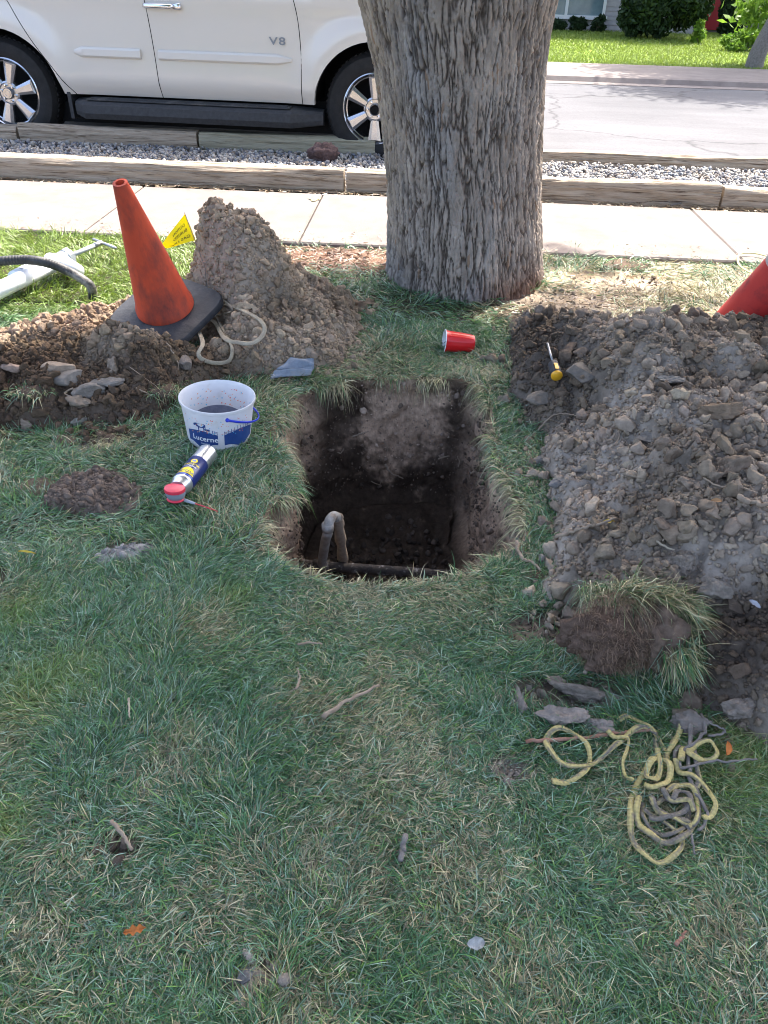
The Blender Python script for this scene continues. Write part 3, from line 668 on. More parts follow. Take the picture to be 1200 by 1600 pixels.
# ------------------------------------------------------------------ TREE
def build_tree():
    root = empty('tree', (TRX, TRY, 0), 'thick old tree with deeply furrowed grey bark beside the hole', 'tree')
    rows = [(468, 603, 848), (440, 604, 846), (400, 605, 845), (300, 605, 843), (200, 597, 845), (100, 583, 851), (40, 569, 859), (0, 558, 868)]
    zs, cx, rr = [], [], []
    for py, xl, xr in rows:
        dl, dr = ray(xl, py).normalized(), ray(xr, py).normalized()
        a = aty(xl, py, TRY); b = aty(xr, py, TRY)
        dist = math.hypot((a.x+b.x)/2, TRY); f = math.sqrt(max(0.1, 1-(.4/dist)**2))
        zs.append((a.z+b.z)/2); cx.append((a.x+b.x)/2); rr.append((b.x-a.x)/2*f)
    zs = np.array(zs); o = np.argsort(zs); zs, cx, rr = zs[o], np.array(cx)[o], np.array(rr)[o]
    zs = np.r_[zs, 1.6, 2.1, 2.8, 3.6]; cx = np.r_[cx, cx[-1]-.02, cx[-1]-.03, cx[-1], cx[-1]]; rr = np.r_[rr, .50, .52, .38, .26]
    nz = 430; na = 620
    z1 = np.linspace(-.08, 1.7, nz-50); z2 = np.linspace(1.72, 3.6, 50); Z = np.r_[z1, z2]
    A, ZZ = np.meshgrid(np.linspace(0, 2*math.pi, na, endpoint=False), Z); a = A.ravel(); z = ZZ.ravel()
    ccx = np.interp(z, zs, cx); R0 = np.interp(z, zs, rr)
    R0 = R0*(1+.035*(fbm(np.cos(a)*1.5+5, np.sin(a)*1.5+z*.6, 2, 3)-.5)*2)+.012*sst(.10, -.03, z)*(.4+1.2*vn(np.cos(a)*3+9, np.sin(a)*3+9, 2))*.6
    # bark: seamless by sampling on the cylinder in 3 slices -> use arc coordinate with wrap far side
    u = (a-math.pi*.5)*.40; u = np.where(u < 0, u+2*math.pi*.40, u)   # seam on the side away from the lawn
    wx = u+.012*(fbm(u*12, z*8, 3, 4)-.5)*2+.05*(fbm(u*2.5+3, z*2.0, 2, 9)-.5); wz = z+.03*(fbm(u*14+4, z*6, 2, 6)-.5)*2
    tw = .008*np.sin(z*5.3+u*7)*(fbm(u*3, z*2, 2, 44)-.5)
    f1, f2, c1 = worley((wx+tw)/.022, wz/.155, 5); e1 = (f2-f1)
    g1, g2, c2 = worley((wx-tw)/.0095+7, wz/.052, 15); e2 = g2-g1
    rf = np.abs(fbm((wx+tw)/.034, wz/.30, 3, 71)-.5)*2; rf2 = np.abs(fbm(wx/.012+5, wz/.11, 3, 81)-.5)*2
    e1 = e1+.9*np.clip(fbm(u*16+3, z*5, 3, 91)-.48, 0, 1)
    e1 = np.minimum(e1*1.0+.06, rf*2.2+.05); e2 = np.minimum(e2+.1, rf2*3.2)
    h = .0135*sst(0, .34, e1)+.006*c1+.006*sst(0, .5, e2)+.007*(fbm(u*75, z*22, 3, 2)-.5)
    h = h+.006*(fbm(u*9, z*3, 3, 12)-.5)
    fade = sst(1.75, 1.9, z); h = h*(1-fade)+fade*.012
    r = R0-.014+h
    V = np.c_[ccx+r*np.cos(a), TRY+r*np.sin(a), z]-np.array((TRX, TRY, 0))
    t = sst(.15, .75, sst(0, .42, e1)*.75+.25*sst(0, .45, e2))
    col = np.array((.13, .102, .082))+(np.array((.43, .36, .295))-np.array((.13, .102, .082)))*t[:, None]
    col = col*(.72+.55*fbm(u*20, z*10, 3, 7))[:, None]
    pale = (c1 > .86)[:, None]*t[:, None]; col = col+(np.array((.42, .37, .32))-col)*pale*.55
    orn = ((c2 > .975) & (c1 > .4))[:, None]*t[:, None]; col = col+(np.array((.34, .20, .11))-col)*orn*.7
    gl = sst(.45, .7, fbm(u*3+2, z*2, 3, 17))[:, None]; col = col*(1+gl*np.array((-.12, -.05, .05)))
    base = sst(.16, -.02, z+.09*(fbm(a*3, z*0, 2, 3)-.5))[:, None]*sst(-.2, .5, np.cos(a))[:, None]
    col = col+(np.array((.15, .075, .048))*(.6+.8*t[:, None])-col)*base*.8
    I = np.arange(len(Z)*na).reshape(len(Z), na); J = np.roll(I, -1, 1)
    F = np.stack([I[:-1], J[:-1], J[1:], I[1:]], -1).reshape(-1, 4)
    obj('trunk', V, F, MT['bark'], root, True, col)
    # limbs and crown stand above the frame; they cast the shade of the lawn
    rnd = random.Random(3); tips = []
    limbs = [((-1.9, -.9, 4.8), .22), ((2.4, -.9, 5.0), .22), ((-.4, -1.6, 4.8), .2), ((2.4, 1.5, 6.2), .18), ((-.6, 1.4, 6.4), .18), ((1.3, .2, 7.2), .2), ((3.6, .6, 6.2), .16), ((1.2, -2.2, 5.0), .15)]
    for (tx, ty, tz), r0 in limbs:
        g = G(); p0 = Vector((float(cx[-1])-TRX, 0, 2.5)); p3 = Vector((tx, ty, tz)); m = p0.lerp(p3, .45)+Vector((0, 0, .5))
        path = cat([p0, m, p3], 6); g.tube(path, [r0*(1-.75*i/(len(path)-1)) for i in range(len(path))], 8)
        for q in range(5):
            s = path[int(len(path)*(.4+.12*q))-1]; e = s+Vector((rnd.uniform(-1.3, 1.3), rnd.uniform(-1.3, 1.3), rnd.uniform(.1, 1.1)))
            g.tube([s, s.lerp(e, .5)+Vector((0, 0, .12)), e], [.05, .035, .012], 5); tips.append(e)
        g.build('limb', MT['rootg'], root, True)
    # leaves: clusters out of view, crown shaped so its shade ends along lim
    nc = 2000; a_ = RNG.uniform(0, 6.283, nc); q_ = RNG.uniform(0, 1, nc)**.5
    zz_ = RNG.uniform(3.7, 8.2, nc); kk = (zz_/sdir.z)[:, None]
    cl = np.c_[.1+4.2*q_*np.cos(a_), .6+3.4*q_*np.sin(a_), zz_*0]+kk*np.array(sdir[:])[None]-np.array((TRX, TRY, 0)); cl[:, 2] = zz_
    cw = cl+np.array((TRX, TRY, 0)); k = cw[:, 2]/sdir.z; sx = cw[:, 0]-sdir.x*k; sy = cw[:, 1]-sdir.y*k
    lim = np.interp(sx, [-4, -2.2, -1.5, -1.1, -.7, -.3, .3, .8, 1.3, 1.9, 3], [1.9, 2.15, 2.3, 2.5, 2.8, 3.05, 3.35, 3.15, 2.95, 2.85, 2.8])
    okc = (sy < lim-.22) & (cl[:, 2] > 3.3); cl = cl[okc]
    # outlying sprays added for the shade patches they drop beside the trunk
    ex = []
    for (px_, py_, zz, nn) in ((905, 425, 5.0, 2), (950, 460, 5.6, 3), (900, 480, 5.3, 3), (1020, 470, 5.8, 2), (560, 440, 5.2, 4), (470, 430, 5.4, 2), (640, 480, 5, 4), (540, 480, 5, 4)):
        g0 = at(px_, py_); c0 = np.array((g0.x, g0.y, 0))+np.array(sdir[:])*(zz/sdir.z)-np.array((TRX, TRY, 0))
        for _ in range(nn): ex.append(c0+RNG.normal(0, .07, 3))
    nl = 20
    pos = (cl[:, None, :]+RNG.normal(0, .24, (len(cl), nl, 3))).reshape(-1, 3)
    ex = np.array(ex); pe = (ex[:, None, :]+RNG.normal(0, .09, (len(ex), 14, 3))).reshape(-1, 3)
    pos = np.vstack([pos, pe]); n = len(pos); Rm = rotm(n)
    s = RNG.uniform(.055, .10, n)
    q = np.array([(-1, 0, 0), (-.45, .55, .12), (.45, .5, .1), (1, 0, 0), (.45, -.5, .1), (-.45, -.55, .12)])
    V = np.einsum('nij,vj->nvi', Rm, q)*s[:, None, None]+pos[:, None, :]
    F = np.array([(0, 1, 2, 3), (0, 3, 4, 5)])[None]+(np.arange(n)*6)[:, None, None]
    obj('crown', V.reshape(-1, 3), F.reshape(-1, 4), MT['leaf'], root)
build_tree()
# ------------------------------------------------------------------ SIDEWALK, TIMBERS, GRAVEL
g = G(); J0 = uw(at(485, 345))[0]; JS = 1.235
for i in range(-12, 16):
    u0 = J0+i*JS+.004; u1 = u0+JS-.008
    dz = .002*math.sin(i*2.3)
    g.box(((u0+u1)/2, (W_WALK0+W_WALK1)/2, -.04+dz), (u1-u0, W_WALK1-W_WALK0, .11), STM, .008)
sw = tag(g.build('sidewalk', MT['concrete']), kind='structure')
g = G(); pm_ = at(491, 311, .017); q = [Vector((pm_.x+.035*math.cos(a)*(1+.4*math.sin(3*a)), pm_.y+.05*math.sin(a)*(1+.3*math.cos(4*a)), .0185)) for a in np.linspace(0, 6.28, 22, endpoint=False)]
g.add(q, [tuple(range(22))]).build('paint_mark', mat('yellow_spray_paint', (.42, .36, .06), (.25, .22, .17), 60, .8), sw)
def timber(u0, u1, w, z, h, d, m, label, seed, group, tilt=0.0):
    n = 90; k = 56; V = []; L = u1-u0; rn = random.Random(seed)
    us = np.r_[0, np.linspace(0, L, n), L]; a = np.linspace(0, 2*math.pi, k, endpoint=False)
    for i, uu in enumerate(us):
        e = 0.93 if i in (0, n+1) else 1.0
        for aa in a:
            cx_ = math.copysign(abs(math.cos(aa))**.42, math.cos(aa)); sy_ = math.copysign(abs(math.sin(aa))**.62, math.sin(aa))
            V.append((uu, cx_*d/2*e, sy_*h/2*e))
    V = np.array(V); q = V.copy(); s = seed*3.1
    dn = (fbm3(q[:, 0]*1.6+s, q[:, 1]*26, q[:, 2]*30, 4, seed)-.5)*.034+(fbm3(q[:, 0]*.9+s, q[:, 1]*5, q[:, 2]*5, 2, seed)-.5)*.03
    crack = -.011*sst(.05, .01, np.abs(fbm3(q[:, 0]*.7+s*2, q[:, 1]*24, q[:, 2]*24, 2, seed+9)-.5))
    nn = np.c_[np.zeros(len(V)), V[:, 1], V[:, 2]]; nn /= np.linalg.norm(nn, axis=1)[:, None]+1e-9
    V = V+nn*(dn+crack)[:, None]; V[:, 2] += tilt*(V[:, 0]-L/2)
    F = []
    m_ = n+2
    for i in range(m_-1):
        for j in range(k): F.append((i*k+j, i*k+(j+1) % k, (i+1)*k+(j+1) % k, (i+1)*k+j))
    F += [tuple(range(k))[::-1], tuple((m_-1)*k+j for j in range(k))]
    F = [f[::-1] for f in F]
    o = obj('timber', V, F, m, None, True); p = st(u0, w+d/2, z+h/2)
    o.location = p; o.rotation_euler = (0, 0, PSI); autosmooth(o, 50)
    tag(o, label, 'timber', group)
ua = lambda px, py, z: uw(at(px, py, z))[0]
GN = 'landscape timbers along the sidewalk'; GF = 'landscape timbers along the street'
x0 = ua(0, 270, 0)-.5; x1 = x0+2.9; x2 = ua(1106, 310, 0)
timber(x0-2.6, x0-.01, W_T1, -.015, .155, .13, MT['timber'], 'weathered edging timber running out of the picture at far left by the sidewalk', 1, GN)
timber(x0, x1+.1, W_T1, -.015, .162, .13, MT['timber'], 'long weathered timber left of the tree edging the sidewalk', 2, GN)
timber(x1+.12, x2-.01, W_T1, -.02, .162, .13, MT['timber'], 'weathered timber right of the tree trunk edging the sidewalk', 3, GN)
timber(x2+.01, x2+2.4, W_T1+.01, -.02, .15, .13, MT['timber'], 'short stretch of timber at the right edge of the picture by the sidewalk', 4, GN)
f0 = ua(20, 225, -.08); f1 = ua(307, 235, -.08); f2 = ua(588, 240, -.08); f3 = ua(835, 255, -.08)
timber(f0-2.3, f0-.03, W_T2+.02, -.13, .16, .14, MT['timber'], 'end of a timber below the rear wheel of the white car', 5, GF)
timber(f0, f1-.02, W_T2, -.13, .185, .14, MT['timber'], 'split brown and pale timber lying below the rear door of the car', 6, GF, -.012)
timber(f1, f2-.01, W_T2+.01, -.13, .175, .14, MT['timber2'], 'greenish weathered timber lying below the front door of the car', 7, GF)
timber(f2+.04, f3, W_T2+.02, -.13, .16, .14, MT['timber2'], 'timber mostly behind the tree trunk next to the front wheel', 8, GF)
timber(f3+.02, f3+3.3, W_T2+.10, -.13, .12, .14, MT['timber'], 'low dark timber right of the tree edging the pale street', 9, GF)
n = 15000; u = RNG.uniform(-4.2, 5.6, n); w = RNG.uniform(W_T1+.14, W_T2-.0, n); f = (w-W_T1)/(W_T2-W_T1)
x = u*U.x+w*Wv.x; y = u*U.y+w*Wv.y; s = RNG.uniform(.010, .027, n)
pal = np.array([(.25, .24, .22), (.31, .29, .27), (.19, .185, .19), (.16, .175, .20), (.37, .35, .32), (.22, .185, .155), (.12, .12, .135)])
c = pal[RNG.integers(0, len(pal), n)]*RNG.uniform(.8, 1.2, (n, 1))
V, F, cc = stones(np.c_[x, y, H_ground(x, y)+.012+s*.2+RNG.uniform(0, .012, n)], s, c, 1, .5, (1, .8, .5))
tag(obj('gravel', V, F, MT['gravel'], col=cc), 'grey gravel strip between the two rows of timbers', 'gravel', kind='stuff')
# wind-blown straw, twigs and chips along the sidewalk edges
def litter(n, u0, u1, w0, w1, zz, label, smin=.01, smax=.05, pal_=((.38, .29, .18), (.26, .17, .10), (.48, .40, .28))):
    u = RNG.uniform(u0, u1, n); w = w0+(w1-w0)*RNG.uniform(0, 1, n)**2.0
    k_ = fbm(u*3, w*0+2, 3, 4) > .42; u, w = u[k_], w[k_]; n = len(u)
    x = u*U.x+w*Wv.x; y = u*U.y+w*Wv.y; az = RNG.uniform(0, 6.28, n)
    c = np.array(pal_)[RNG.integers(0, len(pal_), n)]*RNG.uniform(.7, 1.2, (n, 1))
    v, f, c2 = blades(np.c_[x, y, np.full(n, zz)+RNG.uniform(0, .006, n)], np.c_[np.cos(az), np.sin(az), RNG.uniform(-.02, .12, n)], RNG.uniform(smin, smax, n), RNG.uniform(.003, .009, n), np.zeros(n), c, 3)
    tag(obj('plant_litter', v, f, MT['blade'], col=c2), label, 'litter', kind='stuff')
litter(2600, -4, 5, W_T1-.005, W_T1-.13, .008+.0, 'dry straw and bark chips along the foot of the near timbers')
litter(700, -3.2, 4, W_WALK0+.01, W_WALK0+.25, .019, 'dry bits of grass on the lawn side of the sidewalk', .008, .03)
n = 2600; x = RNG.normal(-.38, .40, n); y = RNG.normal(4.12, .15, n); az = RNG.uniform(0, 6.28, n); ok = np.hypot(x-TRX, y-TRY) > .42; x, y, az = x[ok], y[ok], az[ok]; n = len(x)
v, f, c2 = blades(np.c_[x, y, H_ground(x, y)+.004], np.c_[np.cos(az), np.sin(az), RNG.uniform(0, .3, n)], RNG.uniform(.01, .045, n), RNG.uniform(.003, .009, n), np.zeros(n), np.array([(.30, .17, .11), (.22, .12, .08), (.40, .28, .18)])[RNG.integers(0, 3, n)], 3)
tag(obj('plant_litter', v, f, MT['blade'], col=c2), 'reddish bark mulch between the mound and the tree', 'litter', kind='stuff')
x = np.r_[RNG.normal(.95, .28, 2600), RNG.normal(1.5, .5, 2500)]; y = np.r_[RNG.normal(3.35, .22, 2600), RNG.normal(3.75, .28, 2500)]; n = len(x); az = RNG.uniform(0, 6.28, n)
ok = (np.hypot(x-TRX, y-TRY) > .44) & (H_right(x, y, False) < .02) & (y*Wv.y+x*Wv.x < W_WALK0); x, y, az = x[ok], y[ok], az[ok]; n = len(x)
v, f, c2 = blades(np.c_[x, y, H_ground(x, y)+.003], np.c_[np.cos(az), np.sin(az), RNG.uniform(0, .35, n)], RNG.uniform(.01, .05, n), RNG.uniform(.002, .007, n), RNG.uniform(0, .3, n), np.array([(.36, .26, .16), (.18, .11, .07), (.46, .38, .26), (.10, .07, .05)])[RNG.integers(0, 4, n)], 3)
tag(obj('plant_litter', v, f, MT['blade'], col=c2), 'dead straw and dark chips right of the tree foot', 'litter', kind='stuff')
# ------------------------------------------------------------------ STREET, FAR SIDE
def sheet(name, u0, u1, w0, w1, z, m, nu=2, nw=2):
    us = np.linspace(u0, u1, nu); ws = np.linspace(w0, w1, nw)
    V = [st(a, b, z)[:] for b in ws for a in us]; F = [(j*nu+i, j*nu+i+1, (j+1)*nu+i+1, (j+1)*nu+i) for j in range(nw-1) for i in range(nu-1)]
    return tag(obj(name, V, F, m), kind='structure')
sheet('road', -120, 120, W_T2+.14, W_CURB, ZROAD, MT['asphalt'])
g = G(); prof = [(W_CURB-.30, ZROAD-.05), (W_CURB-.30, ZROAD+.006), (W_CURB, ZROAD+.006), (W_CURB+.06, ZROAD+.07), (W_CURB+.16, ZROAD+.085), (W_LAWN2, ZROAD+.10), (W_LAWN2, ZROAD-.1)]
V = [st(u_, w_, z_)[:] for u_ in (-120, 120) for (w_, z_) in prof]; k = len(prof)
tag(obj('far_sidewalk', V, [(i, i+1, k+i+1, k+i) for i in range(k-1)], MT['concrete']), kind='structure')
def atw(px, py, w, zmin=None):
    d = ray(px, py); k = w/(d.x*Wv.x+d.y*Wv.y); return Vector((d.x*k, d.y*k, CAMH+d.z*k))
zh = float(H_ground(*st(6, W_HOUSE)[:2]))
def house():
    hu = uw(atw(1092, 30, W_HOUSE-.3))[0]
    r = empty('house', st(3, W_HOUSE, zh), 'pale grey house with a white framed window across the street', 'house', None, (0, 0, PSI))
    g = G(); g.box((-4.0, 4, 1.4), (2*(hu-3+4.0)-.0, 8, 3.0), None); 
    ue = hu-3
    # courses of brick as a slightly proud pattern
    for i in range(28): g.box((-4.0, -.006, -.02+.10*i), (2*(ue+4)-.02, .016, .086))
    g.build('wall', MT['siding'], r)
    a = uw(atw(868, 24, W_HOUSE)); b = uw(atw(942, 24, W_HOUSE)); zb = atw(905, 27, W_HOUSE).z-zh
    wu0, wu1 = a[0]-3-.9, b[0]-3; fw = .07; wc = (wu0+wu1)/2; wt = 1.5
    w = G()
    w.box((wc, -.035, zb), (wu1-wu0+.2, .10, .09)).box((wc, -.03, zb+wt), (wu1-wu0+.1, .08, .08))
    for q in (wu0, wu1, wu0+(wu1-wu0)*.55): w.box((q, -.03, zb+wt/2), (fw, .08, wt-.09))
    wf = w.build('window', MT['winframe'], r)
    G().box((wc, -.018, zb+wt/2), (wu1-wu0-.05, .02, wt-.05)).build('pane', MT['winglass'], wf)
    G().box((-4.0, 3.7, 3.05), (2*(ue+4)+.8, 9.2, .16)).prism([(0, 0), (.01, 0), (.01, .01)], 0, .01).build('roof', MT['roof'], r)
    r2 = empty('house', st(hu+.25, W_HOUSE+1.2, zh), 'brown grey wing of a house with a red door behind the dark bush', 'house', None, (0, 0, PSI))
    G().box((5, 3, 1.4), (10, 6, 3.0)).build('wall', MT['siding2'], r2)
    G().box((.5, -.02, 1.1), (.5, .06, 2.1)).build('door', MT['reddoor'], r2)
    G().box((5, 2.9, 3.0), (10.6, 7, .16)).build('roof', MT['roof'], r2)
house()
def leafball(name, c, dims, n, s, m, label, catg, stem=True, lobes=14, hollow=.35, group=None, seed=1):
    rg = np.random.default_rng(seed); r = empty(name, c, label, catg, group)
    lc = rg.normal(size=(lobes, 3)); lc /= np.linalg.norm(lc, axis=1)[:, None]; lc *= rg.uniform(.3, .8, (lobes, 1))
    k = rg.integers(0, lobes, n); d = rg.normal(size=(n, 3)); d /= np.linalg.norm(d, axis=1)[:, None]
    p = (lc[k]+d*rg.uniform(hollow, 1, (n, 1))**.6*.42)*np.array(dims)+np.array((0, 0, dims[2]*.72)); p[:, 2] = np.where(p[:, 2] < .03, rg.uniform(.03, .5, n)*dims[2], p[:, 2])
    Rm = rotm(n); q = np.array([(-1, 0, 0), (0, .4, .1), (1, 0, 0), (0, -.4, .1)])
    V = np.einsum('nij,vj->nvi', Rm, q)*rg.uniform(s*.6, s*1.3, n)[:, None, None]+p[:, None, :]
    obj('foliage', V.reshape(-1, 3), (np.arange(n*4).reshape(n, 4)), m, r)
    g = G()
    for i in range(min(lobes, 8)):
        e = Vector(lc[i]*np.array(dims)+np.array((0, 0, dims[2]*.9))); g.tube([(0, 0, -.05), (e.x*.4, e.y*.4, max(.1, e.z*.45)), e], [.03, .02, .008], 6)
    g.build('stem', MT['rootg'], r, True); return r
b = atw(1030, 46, 21.6); b.z = float(H_ground(b.x, b.y))
leafball('bush', b, (1.0, .8, 1.15), 20000, .075, MT['bush'], 'big dark evergreen bush in front of the house wall', 'bush', seed=3)
b = atw(1092, 46, 20.9); b.z = float(H_ground(b.x, b.y))
leafball('bush', b, (.2, .2, .25), 500, .07, MT['shrub'], 'small yellow green shrub right of the dark bush', 'bush', lobes=6, seed=4)
b = atw(1142, 36, 23.5); b.z = float(H_ground(b.x, b.y))
leafball('bush', b, (.42, .3, .7), 2500, .07, MT['bush'], 'narrow dark shrub against the brown house wing', 'bush', lobes=8, seed=5)
for i, px in enumerate((875, 905, 935)):
    b = atw(px, 38, W_HOUSE-.45); b.z = float(H_ground(b.x, b.y))
    leafball('bush', b, (.3, .22, .2), 800, .06, MT['bush'], ['low dark plant below the left end of the house window', 'low dark plant below the middle of the house window', 'low dark plant below the right end of the house window'][i], 'plant', lobes=6, seed=7+i, group='low plants under the house window')
b = atw(1165, 60, 19.5); b.z = float(H_ground(b.x, b.y))
leafball('bush', b, (.5, .4, .28), 1600, .06, MT['shrub'], 'low bright green shrub left of the far tree', 'bush', lobes=8, seed=11)
def fartree():
    b = atw(1183, 84, 16.6); b.z = float(H_ground(b.x, b.y))
    r = empty('tree', b, 'slim dark tree leaning right on the lawn across the street', 'tree')
    g = G(); p = [Vector((0, 0, -.1)), Vector((.03, 0, .3)), Vector((.22, 0, 1.0)), Vector((.30, 0, 2.0)), Vector((.2, 0, 3.2))]
    g.tube(cat(p, 5), [.17-.004*i for i in range(21)], 12)
    g.build('trunk', MT['rootg'], r, True)
    rg = np.random.default_rng(5); n = 16000; g0 = np.array((.9, .8, 4.3)); lc = rg.normal(size=(26, 3)); lc /= np.linalg.norm(lc, axis=1)[:, None]
    lc = g0+lc*rg.uniform(.3, 1, (26, 1))*np.array((2.6, 2.2, 1.5)); k = rg.integers(0, 26, n)
    p = lc[k]+rg.normal(0, .38, (n, 3))
    # drooping spray seen at the right edge
    c = atw(1185, 18, 17.2)-b; m = 330; p = np.vstack([p[p[:, 2] > 2.3], np.array(c)+rg.normal(0, 1, (m, 3))*np.array((.2, .2, .16))])
    n = len(p); Rm = rotm(n); q = np.array([(-1, 0, 0), (0, .45, .1), (1, 0, 0), (0, -.45, .1)])
    V = np.einsum('nij,vj->nvi', Rm, q)*rg.uniform(.06, .12, n)[:, None, None]+p[:, None, :]
    obj('crown', V.reshape(-1, 3), np.arange(n*4).reshape(n, 4), MT['shrub'], r)
fartree()
# lava rock on the gravel
def rock(name, px, py, rp, dims, m, label, catg, seed, colr=None, z=None, sink=.3, rot=0, amp=.35, sub=4, group=None, freq=1.5, flat=0, cuts=0):
    p = hit(px, py) if z is None else at(px, py, z)
    s = sz(rp, p); V, F = blob(sub, (s*dims[0], s*dims[1], s*dims[2]), amp, freq, seed, flat, cuts)
    col = None
    if colr is not None:
        n_ = fbm3(V[:, 0]/s*3, V[:, 1]/s*3, V[:, 2]/s*3, 4, seed); col = np.array(colr)*(.65+.7*n_)[:, None]
    o = obj(name, V, F, m, None, True, col); o.location = p+Vector((0, 0, s*dims[2]*(1-2*sink))); o.rotation_euler = (0, 0, R(rot))
    return tag(o, label, catg, group)
rock('rock', 505, 250, 21, (1.05, .7, .65), MT['lava'], 'dark reddish lava rock lying on the gravel strip', 'rock', 31, None, -.05, .12, 10, .6, 4, None, 2.2)
# ------------------------------------------------------------------ CAR
def build_car():
    zh_ = ZROAD+.405
    a = at(12, 150, zh_); b = at(585, 176, zh_)
    d = (b-a); d.z = 0; yaw = math.atan2(d.y, d.x); S = d.length/3.13
    pr = a.copy(); pr.z = ZROAD                    # road point under the near rear wheel face
    M = Matrix.Translation(pr) @ Matrix.Rotation(yaw, 4, 'Z') @ Matrix.Scale(S, 4)
    r = empty('parked_car', (0, 0, 0), 'large pearl white off-road car parked at the street edge behind the timbers', 'car')
    r.matrix_world = M
    Wd = 2.0; xr, xf = -1.10, 4.05; hz = .405
    def zlow(x):
        z = .42
        for cx in (0, 3.13):
            if abs(x-cx) < .50: z = max(z, hz+math.sqrt(max(0, .50**2-(x-cx)**2))*.96)
        if x < -.5: z = max(z, .45)
        if x > 3.6: z = max(z, .42)
        return z
    def ztop(x): return float(np.interp(x, [-1.1, -.9, -.5, 1.6, 2.0, 2.75, 3.9, 4.05], [1.2, 1.80, 1.90, 1.93, 1.88, 1.20, 1.08, .95]))
    def off(x, z):                 # inward offset of the near side surface at height z (y grows away from the lens)
        o = .06*sst(.55, .38, z)+.030*abs(float(z)-.8)**1.6
        if z > 1.18: o += (z-1.18)*.32
        o += .30*float(sst(3.2, 4.1, x))**1.6+.14*float(sst(-.6, -1.15, x))**1.5
        for cx in (0, 3.13):       # flared arches
            q = math.hypot(x-cx, z-hz); o -= .030*float(sst(.72, .54, q))
        o -= .010*float(sst(1.02, 1.10, z))*float(sst(1.25, 1.16, z))
        return float(o)
    xs = sorted(set([round(v, 4) for v in np.linspace(xr, xf, 60)]+[round(cx+s*.50*math.cos(t), 4) for cx in (0, 3.13) for s in (-1, 1) for t in np.linspace(0, math.pi/2, 14)]))
    nzz = 26; half = []
    for x in xs:
        zl, zt = zlow(x), max(ztop(x), zlow(x)+.05)
        col = [(x, off(x, z), z) for z in [zl+(zt-zl)*(k/nzz) for k in range(nzz+1)]]
        half.append(col)
    V = []; F = []; m = 2*(nzz+1)
    for col in half:
        V += [(x, y, z) for x, y, z in col]; V += [(x, Wd-y, z) for x, y, z in col[::-1]]
    for i in range(len(xs)-1):
        for k in range(m-1): F.append((i*m+k, (i+1)*m+k, (i+1)*m+k+1, i*m+k+1))
    F += [tuple(range(m))[::-1][::-1], tuple((len(xs)-1)*m+k for k in range(m))[::-1]]
    body = obj('body', V, F, MT['paint'], r, True); autosmooth(body, 38)
    # arch lips return inwards
    for cx in (0, 3.13):
        for side in (0, 1):
            g = G(); n = 24; V = []
            for i in range(n+1):
                t = math.pi*i/n; x = cx+.50*math.cos(t)*.998; z = hz+.48*math.sin(t)
                z = max(z, .42)
                y0 = off(x, z)-.001
                for yy in (y0, y0+.05): V.append((x, yy if not side else Wd-yy, z))
            g.add(V, [(2*i, 2*i+1, 2*i+3, 2*i+2) for i in range(n)])
            g.build('wheel_arch', MT['paint'], r, True)
    g = G()
    g.box((1.55, 1.0, .36), (4.4, 1.5, .12)).box((1.55, .45, .26), (3.0, .5, .16)).box((1.55, 1.5, .24), (3.0, .4, .2))  # low dark rail boxes added to deepen the shade under the car
    for cx in (0, 3.13):
        V = []; n = 20
        for i in range(n+1):
            t = math.pi*i/n
            for yy in (.07, 1.93): V.append((cx+.52*math.cos(t), yy, hz+.50*math.sin(t)))
        g.add(V, [(2*i, 2*i+2, 2*i+3, 2*i+1) for i in range(n)])
        g.box((cx, 1.0, .62), (1.0, .9, .5))
    g.box((1.56, 1.0, .50), (2.1, 1.75, .16))
    g.build('underbody', MT['dark'], r)
    def strip(pts, w, m_, name, lift=.002, th=.003):   # seam following the body side
        g = G(); P = []
        for (x, z) in pts: P.append(Vector((x, off(x, z)-lift, z)))
        g.tube(P, w/2, 6, flat=1); return g.build(name, m_, r)
    def dense(pts, n=14):
        return [(p.x, p.y) for p in cat([Vector((a_, b_, 0)) for a_, b_ in pts], n)]
    strip(dense([(1.26, 1.85), (1.30, 1.2), (1.33, .8), (1.34, .42)]), .006, MT['dark'], 'door_seam', .0)
    strip(dense([(2.40, 1.35), (2.50, 1.1), (2.535, .8), (2.53, .42)]), .006, MT['dark'], 'door_seam', .0)
    strip(dense([(.02, 1.75), (.12, 1.22), (.30, .85), (.47, .60), (.60, .42)]), .006, MT['dark'], 'door_seam', .0)
    # side mouldings
    for x0, x1, z0 in ((.66, 1.22, .735), (1.37, 2.46, .735)):
        n = 18; V = []; K = [(-.036, .0), (-.036, .012), (-.022, .024), (.022, .024), (.036, .012), (.036, .0)]
        for i in range(n+1):
            x = x0+(x1-x0)*i/n; tp = min(1, .35+.65*min(i, n-i)/2.0) if x1 > 2 and i > n/2 or (x0 < 1 and i < n/2) else 1
            for dz, dy in K: V.append((x, off(x, z0+dz*tp)-dy*tp, z0+dz*tp))
        k = len(K); F = [(i*k+j, (i+1)*k+j, (i+1)*k+j+1, i*k+j+1) for i in range(n) for j in range(k-1)]+[tuple(range(k)), tuple(n*k+j for j in range(k))[::-1]]
        o = obj('side_moulding', V, F, MT['trimw'], r, True); autosmooth(o, 40)
    # windows
    def pane(poly, name='side_window'):
        n = len(poly); V = []; g = G()
        for (x, z) in poly: V.append((x, off(x, z)-.004, z))
        g.add(V, [tuple(range(n))]); g.build(name, MT['glass'], r)
    pane([(1.36, 1.24), (2.42, 1.24), (2.12, 1.50), (1.90, 1.80), (1.36, 1.84)]); pane([(.30, 1.24), (1.24, 1.24), (1.24, 1.84), (.30, 1.84)]); pane([(-.85, 1.28), (.16, 1.24), (.2, 1.8), (-.7, 1.76)])
